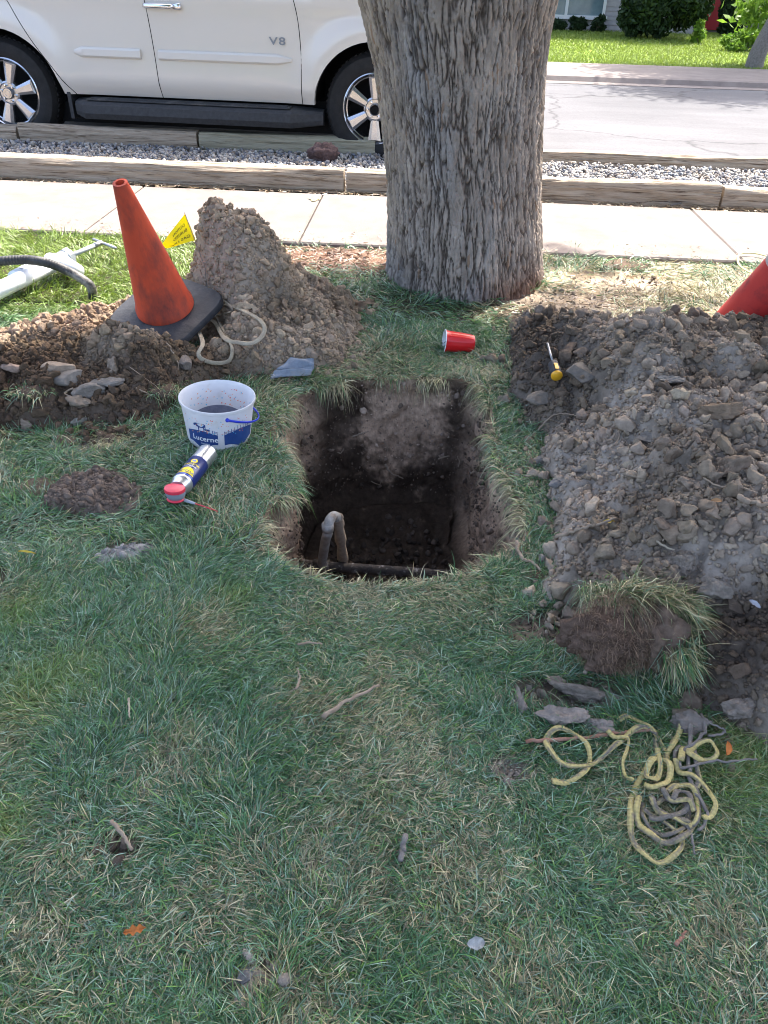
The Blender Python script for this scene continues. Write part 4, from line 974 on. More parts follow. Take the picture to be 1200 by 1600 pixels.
    V = [(2.08, .38, 1.86), (2.08, 1.62, 1.86), (2.74, 1.82, 1.225), (2.74, .18, 1.225)]
    # door handle, chrome with a recess behind
    g = G(); hx, hz2 = 1.42, 1.068; y0 = off(hx, hz2)
    g.tube([(hx-.12, y0+.004, hz2), (hx-.10, y0-.035, hz2), (hx+.10, y0-.035, hz2), (hx+.12, y0+.004, hz2)], .018, 8)
    g.box((hx+.15, y0-.012, hz2), (.055, .03, .045), None, .006)
    h = g.build('door_handle', MT['chrome'], r, True)
    # running board
    g = G(); prof = [(.10, .40), (-.06, .385), (-.10, .36), (-.11, .30), (-.09, .255), (.05, .235), (.15, .25)]
    k = len(prof); V = []; stn = [(.58, .45), (.70, 1.0), (2.45, 1.0), (2.70, .42)]
    for x, s_ in stn:
        for y_, z_ in prof: V.append((x, .10+(y_-.10)*s_ if s_ < 1 else y_, z_ if s_ == 1 else .33+(z_-.33)*(.55+.45*s_)))
    F = [(i*k+j, i*k+j+1, (i+1)*k+j+1, (i+1)*k+j) for i in range(3) for j in range(k-1)]+[tuple(range(k))[::-1], tuple(3*k+j for j in range(k))]
    g.add(V, F); rb = g.build('running_board', MT['step'], r)
    g = G(); g.box((1.58, -.01, .396), (1.72, .11, .012), None, .003)
    for i in range(5): g.box((1.58, -.045+i*.018, .405), (1.66, .007, .006))
    g.build('tread', MT['black'], rb)
    # mud flap behind rear wheel arch
    G().box((.535, .13, .36), (.03, .22, .26), None, .006).build('mud_flap', MT['step'], r)
    # badge
    V, F = textmesh('V8', .075, .002, 1.15); T = Matrix.Translation((2.35, off(2.35, .86)-.006, .86)) @ Matrix.Rotation(R(90), 4, 'X') @ Matrix.Scale(1.5, 4, (1, 0, 0))
    obj('badge', [T @ v for v in V], F, MT['capgrey'], r)
    # wheels
    def wheel(cx, y0, rotdeg, flip=False, emblem=True):
        hub = empty('wheel', (cx, y0 if not flip else Wd-y0, hz), None, None); hub.parent = r
        hub.rotation_euler = (0, 0, math.pi if flip else 0)
        Mx = Matrix.Rotation(R(90), 4, 'X')   # lathe z -> -y
        g = G()
        pr_ = [(.262, .0), (.275, .012), (.33, .016), (.375, .004), (.398, -.03), (.405, -.06), (.405, -.22), (.395, -.25), (.36, -.27), (.26, -.26)]
        g.lathe(pr_, 72, Mx)
        for i in range(60):
            a_ = 2*math.pi*i/60
            for yy, ln in ((-.075, .05), (-.20, .05)):
                Mb = Matrix.Rotation(a_, 4, 'Y') @ Matrix.Translation((0, 0, 0))
                g.box((0, -yy, .405), (.022, ln, .012), Matrix.Rotation(a_, 4, 'Y'))
        t = g.build('tyre', MT['tyre'], hub); autosmooth(t, 40)
        rim = G(); rim.lathe([(.265, -.24), (.262, -.02), (.268, .004), (.258, .010), (.248, .0), (.24, -.025), (.232, -.03), (.228, -.24)], 72, Mx)
        rm = rim.build('rim', MT['alloy'], hub); autosmooth(rm, 30)
        G().lathe([(.0, -.20), (.235, -.20)], 40, Mx).build('brake', MT['dark'], hub)
        g = G(); g2 = G()
        for i in range(6):
            a_ = R(rotdeg)+2*math.pi*i/6; Mb = Matrix.Rotation(a_, 4, 'Y')
            # tapered solid spoke
            yf = -.005
            for (gg, w0, w1, ya, yb) in ((g, .036, .062, yf, yf+.05),):
                w0, w1 = w0*.85, w1*.88
                V = [(-w0, ya+.008, .075), (w0, ya+.008, .075), (w1, ya+.006, .236), (-w1, ya+.006, .236), (-w0*.8, yb, .075), (w0*.8, yb, .075), (w1*.8, yb, .236), (-w1*.8, yb, .236), (-w0*.45, ya-.003, .080), (w0*.45, ya-.003, .080), (w1*.5, ya-.010, .226), (-w1*.5, ya-.010, .226)]
                V = [Mb @ Vector(v) for v in V]
                gg.add(V, [(8, 9, 10, 11), (0, 1, 9, 8), (1, 2, 10, 9), (2, 3, 11, 10), (3, 0, 8, 11), (7, 6, 5, 4), (0, 4, 5, 1), (1, 5, 6, 2), (2, 6, 7, 3), (3, 7, 4, 0)])
            V = [(-.028, yf-.004, .10), (.028, yf-.004, .10), (.036, yf-.008, .20), (-.036, yf-.008, .20)]
            g2.add([Mb @ Vector(v) for v in V], [(0, 1, 2, 3)])
        g.lathe([(.0, -.045), (.092, -.045), (.092, -.002), (.080, .006), (.074, -.004), (.040, -.004)], 40, Mx)
        g.build('spokes', MT['spoke'], hub)
        pass
        for i in range(6):
            a_ = R(rotdeg+30)+2*math.pi*i/6; gc = G()
            gc.lathe([(.011, -.004), (.011, .012), (.006, .016), (0, .016)], 6, Matrix.Translation((.060*math.sin(a_), 0, .060*math.cos(a_))) @ Mx)
            gc.build('lug_nut', MT['chrome'], hub)
        cc_ = G(); cc_.lathe([(.044, -.004), (.044, .020), (.038, .026)], 32, Mx)
        cap = cc_.build('centre_cap', MT['alloyd'], hub)
        if emblem:
            e = G(); e.lathe([(.026, .027), (.026, .031), (.020, .031), (.020, .027)], 28, Mx); e.box((0, -.030, 0), (.075, .003, .011)); e.lathe([(0, .0262), (.038, .0262)], 28, Mx)
            e.build('emblem', MT['alloy'], cap)
        else:
            G().lathe([(0, .005), (.030, .005), (.034, .024)], 28, Mx).build('hub_bore', MT['dark'], cap)
    wheel(0, .03, 16); wheel(3.13, .03, 0, emblem=False); wheel(0, .03, 5, True); wheel(3.13, .03, 20, True)
    # front and rear trim (out of frame, but the car is whole)
    G().box((4.06, 1.0, .52), (.16, 1.62, .26), None, .03).build('bumper', MT['paint'], r)
    G().box((-1.12, 1.0, .56), (.14, 1.76, .24), None, .03).build('bumper', MT['paint'], r)
    for s_ in (.42, 1.58): G().box((4.02, s_, .88), (.10, .30, .16), None, .03).build('headlight', MT['chrome'], r)
build_car()
# ------------------------------------------------------------------ CONES
def cone(name, base, axis, H, rb, rt, ps, yawdeg, m, label, collar=None, yawref=None):
    axis = Vector(axis).normalized(); q = axis.to_track_quat('Z', 'Y').to_matrix().to_4x4()
    r = empty(name, base, label, 'traffic cone'); r.matrix_world = Matrix.Translation(base) @ q @ Matrix.Rotation(R(yawdeg), 4, 'Z')
    # plate: square with rounded corners, slightly sagging
    n = 48; V = []; rings = [(1.0, -.006), (1.0, .012), (.97, .020), (.45, .026), (.30, .027)]
    def sq(a, s_):
        c, s = math.cos(a), math.sin(a); e = 5.0; d = (abs(c)**e+abs(s)**e)**(-1/e); return Vector((c*d*ps/2*s_, s*d*ps/2*s_, 0))
    for s_, z in [(0.3, -.006)]+rings:
        for i in range(n):
            p = sq(2*math.pi*(i+.5)/n, s_); p.z = z-.03*(p.length/ps)**3*0.5*(1+.3*math.sin(3*i*2*math.pi/n)); V.append(p)
    F = [(k*n+i, k*n+(i+1) % n, (k+1)*n+(i+1) % n, (k+1)*n+i) for k in range(len(rings)) for i in range(n)]
    o = obj('base_plate', V, F, MT['black'], r, True); autosmooth(o, 40)
    g = G(); pr = [(rb*1.06, .026), (rb*1.05, .045), (rb, .055)]
    for k in range(1, 13): pr.append((rb+(rt-rb)*k/12, .055+(H-.055)*k/12))
    pr += [(rt*.98, H+.004), (rt*.62, H+.004), (rt*.60, H-.05)]
    o = g.lathe(pr, 56).build('body', m, r, True); autosmooth(o, 40)
    if collar:
        z0, z1 = collar; f = lambda z: rb+(rt-rb)*(z-.055)/(H-.055)+.002
        G().lathe([(f(z0)-.003, z0), (f(z0), z0+.001), (f(z1), z1-.001), (f(z1)-.003, z1)], 56).build('reflective_collar', MT['collar'], r, True)
    return r
cb = Vector((CBX, CBY, CBZ)); d = ray(188, 287); k = 3.02; ct = Vector((d.x*k, d.y*k, CAMH+d.z*k)); ct = Vector((d.x, d.y, d.z))
# choose the tip on its ray so that the cone leans a little to the lens
best = min((abs((Vector((d.x*k, d.y*k, CAMH+d.z*k))-cb).length-.550), k) for k in np.linspace(2.3, 3.05, 300)); k = best[1]
ct = Vector((d.x*k, d.y*k, CAMH+d.z*k)); ax = ct-cb
cone('traffic_cone', cb, ax, ax.length, .108, .026, .37, -15, MT['orange'], 'dirty orange rubber cone with black square base leaning on the left mound')
rb_ = at(1150, 538, .06); cbx = rb_; d = ray(1292, 330); k = 3.0
best = min((abs((Vector((d.x*k, d.y*k, CAMH+d.z*k))-cbx).length-.62), k) for k in np.linspace(2.2, 3.6, 300)); k = best[1]
ct = Vector((d.x*k, d.y*k, CAMH+d.z*k)); ax = ct-cbx
cone('traffic_cone', cbx-ax.normalized()*.06, ax, .80, .150, .03, .34, 30, MT['red'], 'red cone with grey collar leaning right behind the right heap', (.445, .59))
# ------------------------------------------------------------------ FLAG
def flag():
    p0 = hit(310, 455); r = empty('marker_flag', p0, 'yellow plastic utility flag on a wire stake behind the mound', 'marker flag')
    # corners seen: top (289,333), right bottom (305,376), left bottom (257,390)
    ky = p0.y-.02
    a, b, c, d2 = [aty(px, py, ky+dy)-p0 for px, py, dy in ((289, 334, 0), (305, 377, .0), (264, 390, -.05), (255, 380, -.05))]
    V = []; n = 12
    for i in range(n+1):
        for j in range(n+1):
            s = i/n; t = j/n; p = (a*(1-t)+b*t)*(1-s)+(d2*(1-t)+c*t)*s
            p = p+Vector((0, .012*math.sin(s*5+t*2), .006*math.sin(t*4+s*3)*s)); p.z -= -.010*math.sin(math.pi*s)*(t)
            V.append(p)
    F = [(i*(n+1)+j, (i+1)*(n+1)+j, (i+1)*(n+1)+j+1, i*(n+1)+j+1) for i in range(n) for j in range(n)]
    fl = obj('flag', V, F, MT['flag'], r, True)
    g = G(); top = a+(a-b)*.05; g.tube([top, b, b+(b-a)*1.0, Vector((b.x+.02, b.y, -.15))], .0016, 6); g.build('stake', MT['wire'], r)
    # lettering, seen from its back: mirrored
    def q(s, t): 
        p = (a*(1-t)+b*t)*(1-s)+(d2*(1-t)+c*t)*s
        return p+Vector((0, .012*math.sin(s*5+t*2)-.0022, .006*math.sin(t*4+s*3)*s+.010*math.sin(math.pi*s)*t))
    g = G()
    for txt, t0, s0, s1 in (('CAUTION', .30, .16, .62), ('BURIED', .52, .16, .66), ('GAS LINE', .78, .12, .86)):
        Vt, Ft = textmesh(txt, 1.0); x0 = min(v.x for v in Vt); x1 = max(v.x for v in Vt)
        g.add([q(s0+(v.x-x0)/(x1-x0)*(s1-s0), t0-v.y*.17) for v in Vt], Ft)
    g.build('lettering', MT['ink'], fl)
flag()
# ------------------------------------------------------------------ BUCKET
def bucket():
    p = hit(343, 690); p = at(343, 682, float(p.z)+.004); dpt = depth(at(340, 622, .14)); Rt = 59/FPX*dpt; Rb = Rt*.83; Hh = Rt*1.22
    r = empty('bucket', p, 'round white plastic ice cream pail with a blue handle and navy print beside the hole', 'bucket'); r.location = p
    r.rotation_euler = (R(-1), R(2.5), 0)
    rad = lambda z: Rb+(Rt*.965-Rb)*(z/Hh)
    n = 96; pr = [(0, .006), (Rb*.90, .002), (Rb*.97, .0), (Rb, .006)]+[(rad(z), z) for z in np.linspace(.012, Hh-.012, 8)]+[(Rt*.985, Hh-.012), (Rt, Hh-.008), (Rt, Hh), (Rt*.985, Hh+.001), (Rt*.965, Hh-.002)]+[(rad(z)-.0022, z) for z in np.linspace(Hh-.012, .01, 8)]+[(Rb*.9, .008), (0, .008)]
    b = G().lathe(pr, n).build('body', MT['plastic'], r, True); autosmooth(b, 50)
    # printed navy bands wrap the lower wall; az measured from the side facing the lens
    view = math.atan2(-p.y, -p.x)
    def wrap(u, z, lift=.0006):      # u = metres to the right as seen by the lens
        R_ = rad(z)+lift; a = view+u/R_; return Vector((R_*math.cos(a), R_*math.sin(a), z))
    def band(u0, u1, name, fence, cows=(), inside=False):
        g = G(); k = 26; z0 = .014; V = []
        hillz = lambda t: .018+.046+.012*math.sin(math.pi*t)
        for i in range(k+1):
            t = i/k; u = u0+(u1-u0)*t
            zb = z0+.005*math.sin(t*9)+(.01*(1-2*min(t, 1-t)) if True else 0)
            V += [wrap(u, zb), wrap(u, hillz(t))]
        g.add(V, [(2*i, 2*i+2, 2*i+3, 2*i+1) for i in range(k)])
        def patch(poly): g.add([wrap(x, y, .0006) for x, y in poly], [tuple(range(len(poly)))])
        def bar(x0, y0, x1, y1, w):
            dx, dy = x1-x0, y1-y0; L = math.hypot(dx, dy); nx_, ny_ = -dy/L*w/2, dx/L*w/2
            m_ = max(1, int(L/.01))
            for i in range(m_):
                a0, a1 = i/m_, (i+1)/m_
                patch([(x0+dx*a0-nx_, y0+dy*a0-ny_), (x0+dx*a1-nx_, y0+dy*a1-ny_), (x0+dx*a1+nx_, y0+dy*a1+ny_), (x0+dx*a0+nx_, y0+dy*a0+ny_)])
        for (f0_, f1_) in fence:
            tz = lambda u: hillz((u-u0)/(u1-u0))
            m_ = max(2, int((f1_-f0_)/.011))
            for i in range(m_+1):
                u = f0_+(f1_-f0_)*i/m_; bar(u, tz(u)-.002, u, tz(u)+.013, .0018)
            for hh in (.005, .010): bar(f0_-.002, tz(f0_)+hh, f1_+.002, tz(f1_)+hh, .0014)
        for (cu, s) in cows:
            cz = hillz((cu-u0)/(u1-u0))-.001
            P = [(-.012, .011), (-.0135, .016), (-.011, .0185), (-.008, .018), (.008, .0185), (.0105, .0165), (.011, .006), (.0098, .006), (.0095, .011), (.0085, .0105), (.008, 0), (.006, 0), (.0055, .0085), (-.004, .008), (-.0045, 0), (-.0065, 0), (-.007, .009), (-.0095, .0095)]
            patch([(cu+x*s, cz+y*s) for x, y in P])
            patch([(cu+x*s, cz+y*s) for x, y in [(-.011, .0185), (-.0175, .0165), (-.019, .012), (-.0165, .0105), (-.012, .013)]])
        o = g.build(name, MT['navy'], r); return hillz
    f = .62
    band(-.118, -.008, 'printed_band', [(-.024, -.010)], [(-.062, 1.5), (-.040, .7)])
    band(.012, .13, 'printed_band', [(.014, .115)])
    V_, F_ = textmesh('Lucerne', .027, 0, 1.02)
    obj('lettering', [wrap(v.x-.052, .046+v.y, .0012) for v in V_], F_, MT['white'], r)
    g = G(); V_, F_ = textmesh('DAIRY FARMS', .005); obj('lettering', [wrap(v.x-.050, .028+v.y, .0012) for v in V_], F_, MT['white'], r)
    # confetti triangles
    rg = random.Random(5)
    for cname, m in (('red', mat('confetti_red', (.75, .14, .08))), ('blue', mat('confetti_blue', (.10, .45, .65))), ('orange', mat('confetti_orange', (.80, .35, .10)))):
        g = G()
        for q in range(34):
            u = rg.uniform(-.3, .3) if q % 3 else rg.choice((-.075, .02, .065, -.02))+rg.gauss(0, .012); z = rg.uniform(.062, Hh*.80); s = rg.uniform(.0016, .0032); a = rg.uniform(0, 6.28)
            g.add([wrap(u+s*math.cos(a+k*2.1), z+s*math.sin(a+k*2.1), .0007) for k in range(3)], [(0, 1, 2)])
            lam = lambda u, z: (lambda R_, a_: Vector((R_*math.cos(a_), R_*math.sin(a_), z)))(rad(z)-.0030, view+u/rad(z))
            u2 = u+math.pi*rad(z)*rg.uniform(.6, 1.3); z2 = rg.uniform(.06, Hh*.85); s *= 1.2
            g.add([lam(u2+s*math.cos(a+k*2.1), z2+s*math.sin(a+k*2.1)) for k in range(3)], [(0, 1, 2)])
        g.build('printed_confetti', m, r)
    # the print on the far wall shows through on the inside
    g = G(); V = []; k = 30
    for i in range(k+1):
        u = math.pi*rad(.05)-.10+.2*i/k
        for z in (.012, .052+.012*math.sin(math.pi*i/k)):
            R_ = rad(z)-.0028; a_ = view+u/rad(.05); V.append(Vector((R_*math.cos(a_), R_*math.sin(a_), z)))
    g.add(V, [(2*i, 2*i+1, 2*i+3, 2*i+2) for i in range(k)]); g.build('inner_band', mat('navy_show_through', (.13, .14, .19), (.2, .2, .25), 60), r)
    # handle: hinged at two sides of the rim, hanging down on the right
    zr = Hh-.028; Rr = rad(zr)+.004; a1 = view+.03/Rr*1.0-.05; a2 = view+math.pi+a1-view+.0
    A = Vector((Rr*math.cos(a1), Rr*math.sin(a1), zr)); B = Vector((Rr*math.cos(a2), Rr*math.sin(a2), zr))
    right = Vector((math.cos(a1+math.pi/2), math.sin(a1+math.pi/2), 0)); mid = (A+B)/2; P = []
    dn = (right*.93+Vector((0, 0, -.36))).normalized(); e1 = (A-mid)
    for i in range(29):
        t = math.pi*i/28; P.append(mid+e1*math.cos(t)+dn*(e1.length*1.19)*math.sin(t))
    g = G(); g.tube(P, .0042, 8, flat=.5, up=dn); g.lathe([(.006, -.003), (.006, .003)], 12, Matrix.Translation(A) @ (A.normalized().to_track_quat('Z', 'Y').to_matrix().to_4x4()), True, True)
    g.build('handle', MT['blue'], r, True)
bucket()
# ------------------------------------------------------------------ SPRAY CAN
def can():
    a = at(284, 757, .055); b = at(322, 711, .045)         # shoulder, bottom end
    ax = (b-a).normalized(); Rc = .0305; L = (b-a).length*1.0+.012
    up = Vector((0, 0, 1)); q = ax; side = q.cross(up).normalized(); upn = side.cross(q).normalized()
    M = Matrix((side, upn, q)).transposed().to_4x4(); M.translation = a
    r = empty('spray_can', a, 'blue and yellow lubricant spray can with a red nozzle straw lying in the grass', 'spray can'); r.matrix_world = M
    L = max(L, .14)
    # local: z from shoulder to bottom, y up
    o = G().lathe([(0, L-.004), (Rc*.86, L-.004), (Rc*.93, L+.001), (Rc*1.015, L-.001), (Rc*1.015, L-.005), (Rc, L-.008), (Rc, .008), (Rc*1.02, .004), (Rc*1.02, .0), (Rc*.97, -.003), (Rc*.90, -.008), (Rc*.84, -.022), (Rc*.8, -.026), (0, -.026)], 64).build('body', MT['tin'], r, True); autosmooth(o, 35)
    def w(u, z, lift=.0005): a_ = math.pi/2+u/Rc; return Vector(((Rc+lift)*math.cos(a_), (Rc+lift)*math.sin(a_), z))
    # label band in navy from z=.012 to .105 on full circumference, lighter stripe
    zl1 = L*.62
    G().lathe([(Rc, .009), (Rc+.0005, .010), (Rc+.0005, zl1), (Rc, zl1+.001)], 64).build('label', MT['canblue'], r, True)
    def wpatch(poly, m, name, lift):
        # subdivide wide polygons along u by fan strips
        us = [p[0] for p in poly]; u0, u1 = min(us), max(us); n = max(2, int((u1-u0)/.003)); V = []; F = []
        def span(u):
            zs = []
            for i in range(len(poly)):
                (ax_, az), (bx, bz) = poly[i], poly[(i+1) % len(poly)]
                if min(ax_, bx)-1e-9 <= u <= max(ax_, bx)+1e-9:
                    if abs(bx-ax_) < 1e-9: zs += [az, bz]
                    else: zs.append(az+(bz-az)*(u-ax_)/(bx-ax_))
            return min(zs), max(zs)
        for i in range(n+1):
            u = u0+(u1-u0)*i/n; z0, z1 = span(u); V += [w(u, z0, lift), w(u, z1, lift)]
        return obj(name, V, [(2*i, 2*i+2, 2*i+3, 2*i+1) for i in range(n)], m, r)
    C0 = -.004
    wpatch([(-.036, .011), (.036, .011), (.036, .016), (-.036, .016)], MT['canblue2'], 'label_stripe', .0008)
    wpatch([(.022, .016), (.036, .016), (.036, zl1), (.022, zl1)], MT['canblue2'], 'label_stripe', .0007)
    # yellow shield: flat side to the shoulder, arc to the bottom end
    pts = [(C0-.026, .020)]+[(C0+.026*math.cos(math.pi-t), .022+.030*math.sin(t)) for t in np.linspace(0.0, math.pi, 20)]+[(C0+.026, .020)]
    wpatch(pts, MT['yel'], 'label_shield', .0010)
    # text reads with its top toward the bottom end of the can? In the photo letters are upside down: tops face the shoulder
    def txt(s, size, z, m, u=0.0, nm='lettering', lift=.0016, sp=1.0):
        Vt, Ft = textmesh(s, size, 0, sp)
        obj(nm, [w(C0+u+v.x*TS, z-v.y*1.0*TZ, lift) for v in Vt], Ft, m, r)
    global TS, TZ
    TS, TZ = -1.0, 1.0
    TS = 1.0
    txt('WD-40', .0165, .0300, MT['canblue'])
    txt('SPECIALIST', .0078, .0605, MT['white'])
    txt('SILICONE', .0115, .0725, MT['yel'], lift=.0014)
    wpatch([(C0+.011*math.cos(t), .0905+.011*math.sin(t)) for t in np.linspace(0, 2*math.pi, 24, endpoint=False)], MT['yel'], 'label_roundel', .0011)
    wpatch([(C0+.006*math.cos(t), .0905+.006*math.sin(t)) for t in np.linspace(0, 2*math.pi, 24, endpoint=False)], MT['canblue2'], 'label_roundel', .0015)
    g = G()
    for i in range(7): 
        z = L*.70+i*.0055; g.add([w(-.03+.004*j, z+d_, .0005) for j in range(13) for d_ in (0, .0008)], [(2*j, 2*j+2, 2*j+3, 2*j+1) for j in range(12)])
    g.build('fine_print', MT['capgrey'], r)
    # cap: red wedge head with grey underside, nozzle and straw sideways (to the lens' lower right)
    inv = M.inverted()
    pc = Vector((0, .001, -.045))
    g = G(); V, F = ico(4); V = V.copy(); V = V*np.array((.029, .029, .026)); cut = V[:, 1] > .012
    V[:, 1] = np.where(cut, .012+(V[:, 1]-.012)*.25, V[:, 1]); V = V+np.array(pc)
    o = obj('cap_underside', V, F, MT['capgrey'], r, True)
    # red top plate: ellipse disc facing up
    n = 40; P = [(.030*math.cos(2*math.pi*i/n), .027*math.sin(2*math.pi*i/n)) for i in range(n)]
    V = []
    for sc, y in ((1, .006), (1.02, .010), (.96, .0155), (.6, .0185), (.2, .0195)):
        for x_, z_ in P: V.append((x_*sc, y+.001, z_*sc-.047))
    F = [(k*n+i, k*n+(i+1) % n, (k+1)*n+(i+1) % n, (k+1)*n+i) for k in range(4) for i in range(n)]+[tuple(range(4*n, 5*n)), tuple(range(n))[::-1]]
    o = obj('cap', V, F, MT['capred'], r, True); autosmooth(o, 50)
    obj('cap_rim', (ico(3)[0]*np.array((.026, .007, .023))+np.array((0, -.020, -.048))), ico(3)[1], MT['capred'], r, True)
    p0 = inv @ at(290, 782, .035); p1 = inv @ at(305, 787, .034); p2 = inv @ at(340, 799, .028)
    G().tube([p0.lerp(p1, -.3), p1], [.0058, .0036], 10).build('nozzle', MT['pvcgrey'], r, True)
    G().tube([p1.lerp(p2, -.1), p1.lerp(p2, .5)+Vector((0, .001, 0)), p2], .0016, 8).build('straw', MT['capred'], r, True)
can()
# ------------------------------------------------------------------ CUP
def cup():
    p = hit(717, 546); rz_ = math.atan2(.28, 1); a = at(694, 533, p.z+.045); b = at(740, 537, p.z+.034); L = .115
    ax = (b-a).normalized(); up = Vector((0, 0, 1)); s = ax.cross(up).normalized(); u = s.cross(ax); M = Matrix((s, u, ax)).transposed().to_4x4(); M.translation = a
    r = empty('plastic_cup', a, 'red disposable plastic cup lying on its side on the grass by the tree', 'cup'); r.matrix_world = M
    L = max(.098, (b-a).length); fl = lambda k, i, n: (.010*math.cos(i*math.pi*2/n*14) if 3 <= k <= 7 else 0)
    pr = [(.0455, .002), (.047, .0), (.0455, .004), (.0435, .010), (.042, .03), (.040, L*.55), (.037, L*.8), (.0345, L*.92), (.033, L-.004), (.030, L), (.026, L-.004), (0, L-.003)]
    o = G().lathe(pr, 84, flute=fl).build('body', MT['cupred'], r, True); autosmooth(o, 40)
    o = G().lathe([(.0445, .002), (.0425, .010), (.041, .03), (.036, L*.8), (.031, L-.006), (0, L-.006)], 60).build('inside', MT['white'], r, True)
    n = 48; g = G(); g.tube([(.0465*math.cos(2*math.pi*i/n), .0465*math.sin(2*math.pi*i/n), .0005) for i in range(n+1)], .0018, 6); g.build('rolled_rim', MT['white'], r, True)
cup()
# ------------------------------------------------------------------ SCREWDRIVER, CANVAS SCRAP
def screwdriver():
    a = hit(868, 604)+Vector((0, 0, .035)); b = hit(853, 552)+Vector((0, 0, .035)); ax = (b-a).normalized()
    up = Vector((0, 0, 1)); s = ax.cross(up).normalized(); u = s.cross(ax); M = Matrix((s, u, ax)).transposed().to_4x4(); M.translation = a
    r = empty('screwdriver', a, 'stubby screwdriver with amber and black handle stuck in the right heap', 'screwdriver'); r.matrix_world = M
    fl = lambda k, i, n: (.07*math.cos(i*2*math.pi/n*6) if k > 1 else 0)
    k = 1.2
    o = G().lathe([(0, -.001), (.013*k, 0), (.0165*k, .004), (.0165*k, .012)], 36).build('handle_end', MT['yhandle'], r, True)
    o = G().lathe([(.0165*k, .0122), (.0175*k, .016), (.0175*k, .03), (.0150*k, .045), (.0155*k, .065), (.013*k, .078), (.006, .082), (0, .082)], 36, flute=fl).build('handle', MT['black'], r, True)
    G().box((0, .0195, .035), (.012, .006, .035), None, .002).build('handle_inlay', MT['yhandle'], r)
    L = (b-a).length; G().tube([(0, 0, .08), (0, 0, L)], .0042, 10).build('shaft', MT['wire'], r, True)
screwdriver()
def canvas():
    c = hit(457, 588); r = empty('canvas_scrap', c, 'folded blue grey canvas scrap with metal eyelet at the foot of the left mound', 'canvas scrap')
    zc_ = c.z+.012; P = {k: at(v[0], v[1], zc_+v[2])-c for k, v in dict(a=(422, 592, .012), b=(455, 558, .055), c=(490, 561, .06), d=(491, 575, .035), e=(455, 584, .012), f=(430, 579, .028)).items()}
    def sheet_(q, w, bow=0.01):
        n = 10; V = []
        for i in range(n+1):
            for j in range(n+1):
                s, t = i/n, j/n; p = (q[0]*(1-s)+q[1]*s)*(1-t)+(q[3]*(1-s)+q[2]*s)*t
                V.append(p+Vector((0, 0, bow*math.sin(math.pi*s)*math.sin(math.pi*t)+.003*math.sin(s*9+t*5))))
        V += [Vector(v)-Vector((0, -.001, w)) for v in V]; m = (n+1)**2; F = []
        for i in range(n):
            for j in range(n):
                f = (i*(n+1)+j, (i+1)*(n+1)+j, (i+1)*(n+1)+j+1, i*(n+1)+j+1); F += [f, tuple(m+x for x in f[::-1])]
        for i in range(n):
            for (x, y) in ((i*(n+1), (i+1)*(n+1)), (i*(n+1)+n, (i+1)*(n+1)+n), (i, i+1), (n*(n+1)+i, n*(n+1)+i+1)): F.append((x, y, m+y, m+x))
        return V, F
    V, F = sheet_([P['f'], P['b'], P['c'], P['d']], .002, .012); obj('back_flap', V, F, MT['cloth'], r, True)
    V, F = sheet_([P['a'], P['f']+Vector((0, -.012, .006)), P['d']+Vector((0, -.012, .012)), P['d']+Vector((-.01, -.03, -.012))], .002, .01); obj('front_flap', V, F, MT['cloth'], r, True)
    e = P['a']+Vector((.012, -.006, .016)); n = 20
    G().tube([e+Vector((.007*math.cos(2*math.pi*i/n), -.002, .006*math.sin(2*math.pi*i/n))) for i in range(n+1)], .0018, 6).build('eyelet', MT['wire'], r, True)
canvas()
# ------------------------------------------------------------------ PUMP AND HOSE (upper left)
def pump():
    z = .075
    def q(px, py, z_=z): return at(px, py, z_)
    c0 = q(-70, 487); c1 = q(103, 403, .085)
    r = empty('hand_pump', c0, 'white plastic hand pump with a metal T handle lying on the sunny lawn', 'hand pump')
    L = lambda p: p-c0
    rad = 11.5/FPX*depth(c1)
    G().tube([L(c0), L(c1)], rad, 28).build('barrel', MT['pvc'], r, True)
    ax = (c1-c0).normalized(); m = q(36, 432)
    G().tube([L(m-ax*.055), L(m-ax*.05), L(m+ax*.05), L(m+ax*.055)], [rad, rad*1.18, rad*1.18, rad], 28).build('coupling', MT['pvc'], r, True)
    G().tube([L(m-ax*.014), L(m+ax*.030)], [rad*1.21, rad*1.21], 28).build('coupling_ring', MT['pvcgrey'], r, True)
    G().tube([L(q(78, 408)), L(q(100, 412, .08)), L(q(122, 424, .075))], [rad*1.1, rad*1.05, rad*.9], 20).build('side_outlet', MT['pvc'], r, True)
    cp = G(); cp.tube([L(c1-ax*.012), L(c1+ax*.022)], rad*1.28, 6); cp.tube([L(c1+ax*.022), L(c1+ax*.038)], rad*.8, 16); cp.build('cap', MT['pvcgrey'], r)
    h0 = q(158, 379, .085); G().tube([L(c1), L(h0)], .011, 12).build('rod', MT['pvcgrey'], r, True)
    G().tube([L(h0-ax*.06), L(h0)], .013, 12).build('rod_end', MT['wire'], r, True)
    G().tube([L(q(146, 374, .09)), L(q(181, 388, .08))], .008, 10).build('handle', MT['wire'], r, True)
    # corrugated black hose
    P = [q(-60, 412, .13), q(0, 408, .15), (q(40, 406, .155)), q(75, 411, .15), q(105, 423, .12), q(128, 436, .09), q(142, 448, .06), q(147, 470, -.01)]
    pp = cat(P, 30); rr = []
    for i in range(len(pp)): rr.append(.021*(1+(.07*math.sin(i*1.7) if i < 105 else .015*math.sin(i*1.7))))
    o = G().tube(pp, rr, 14).build('hose', MT['hose'], None, True); tag(o, 'black corrugated hose curving over the white pump into the grass', 'hose')
pump()
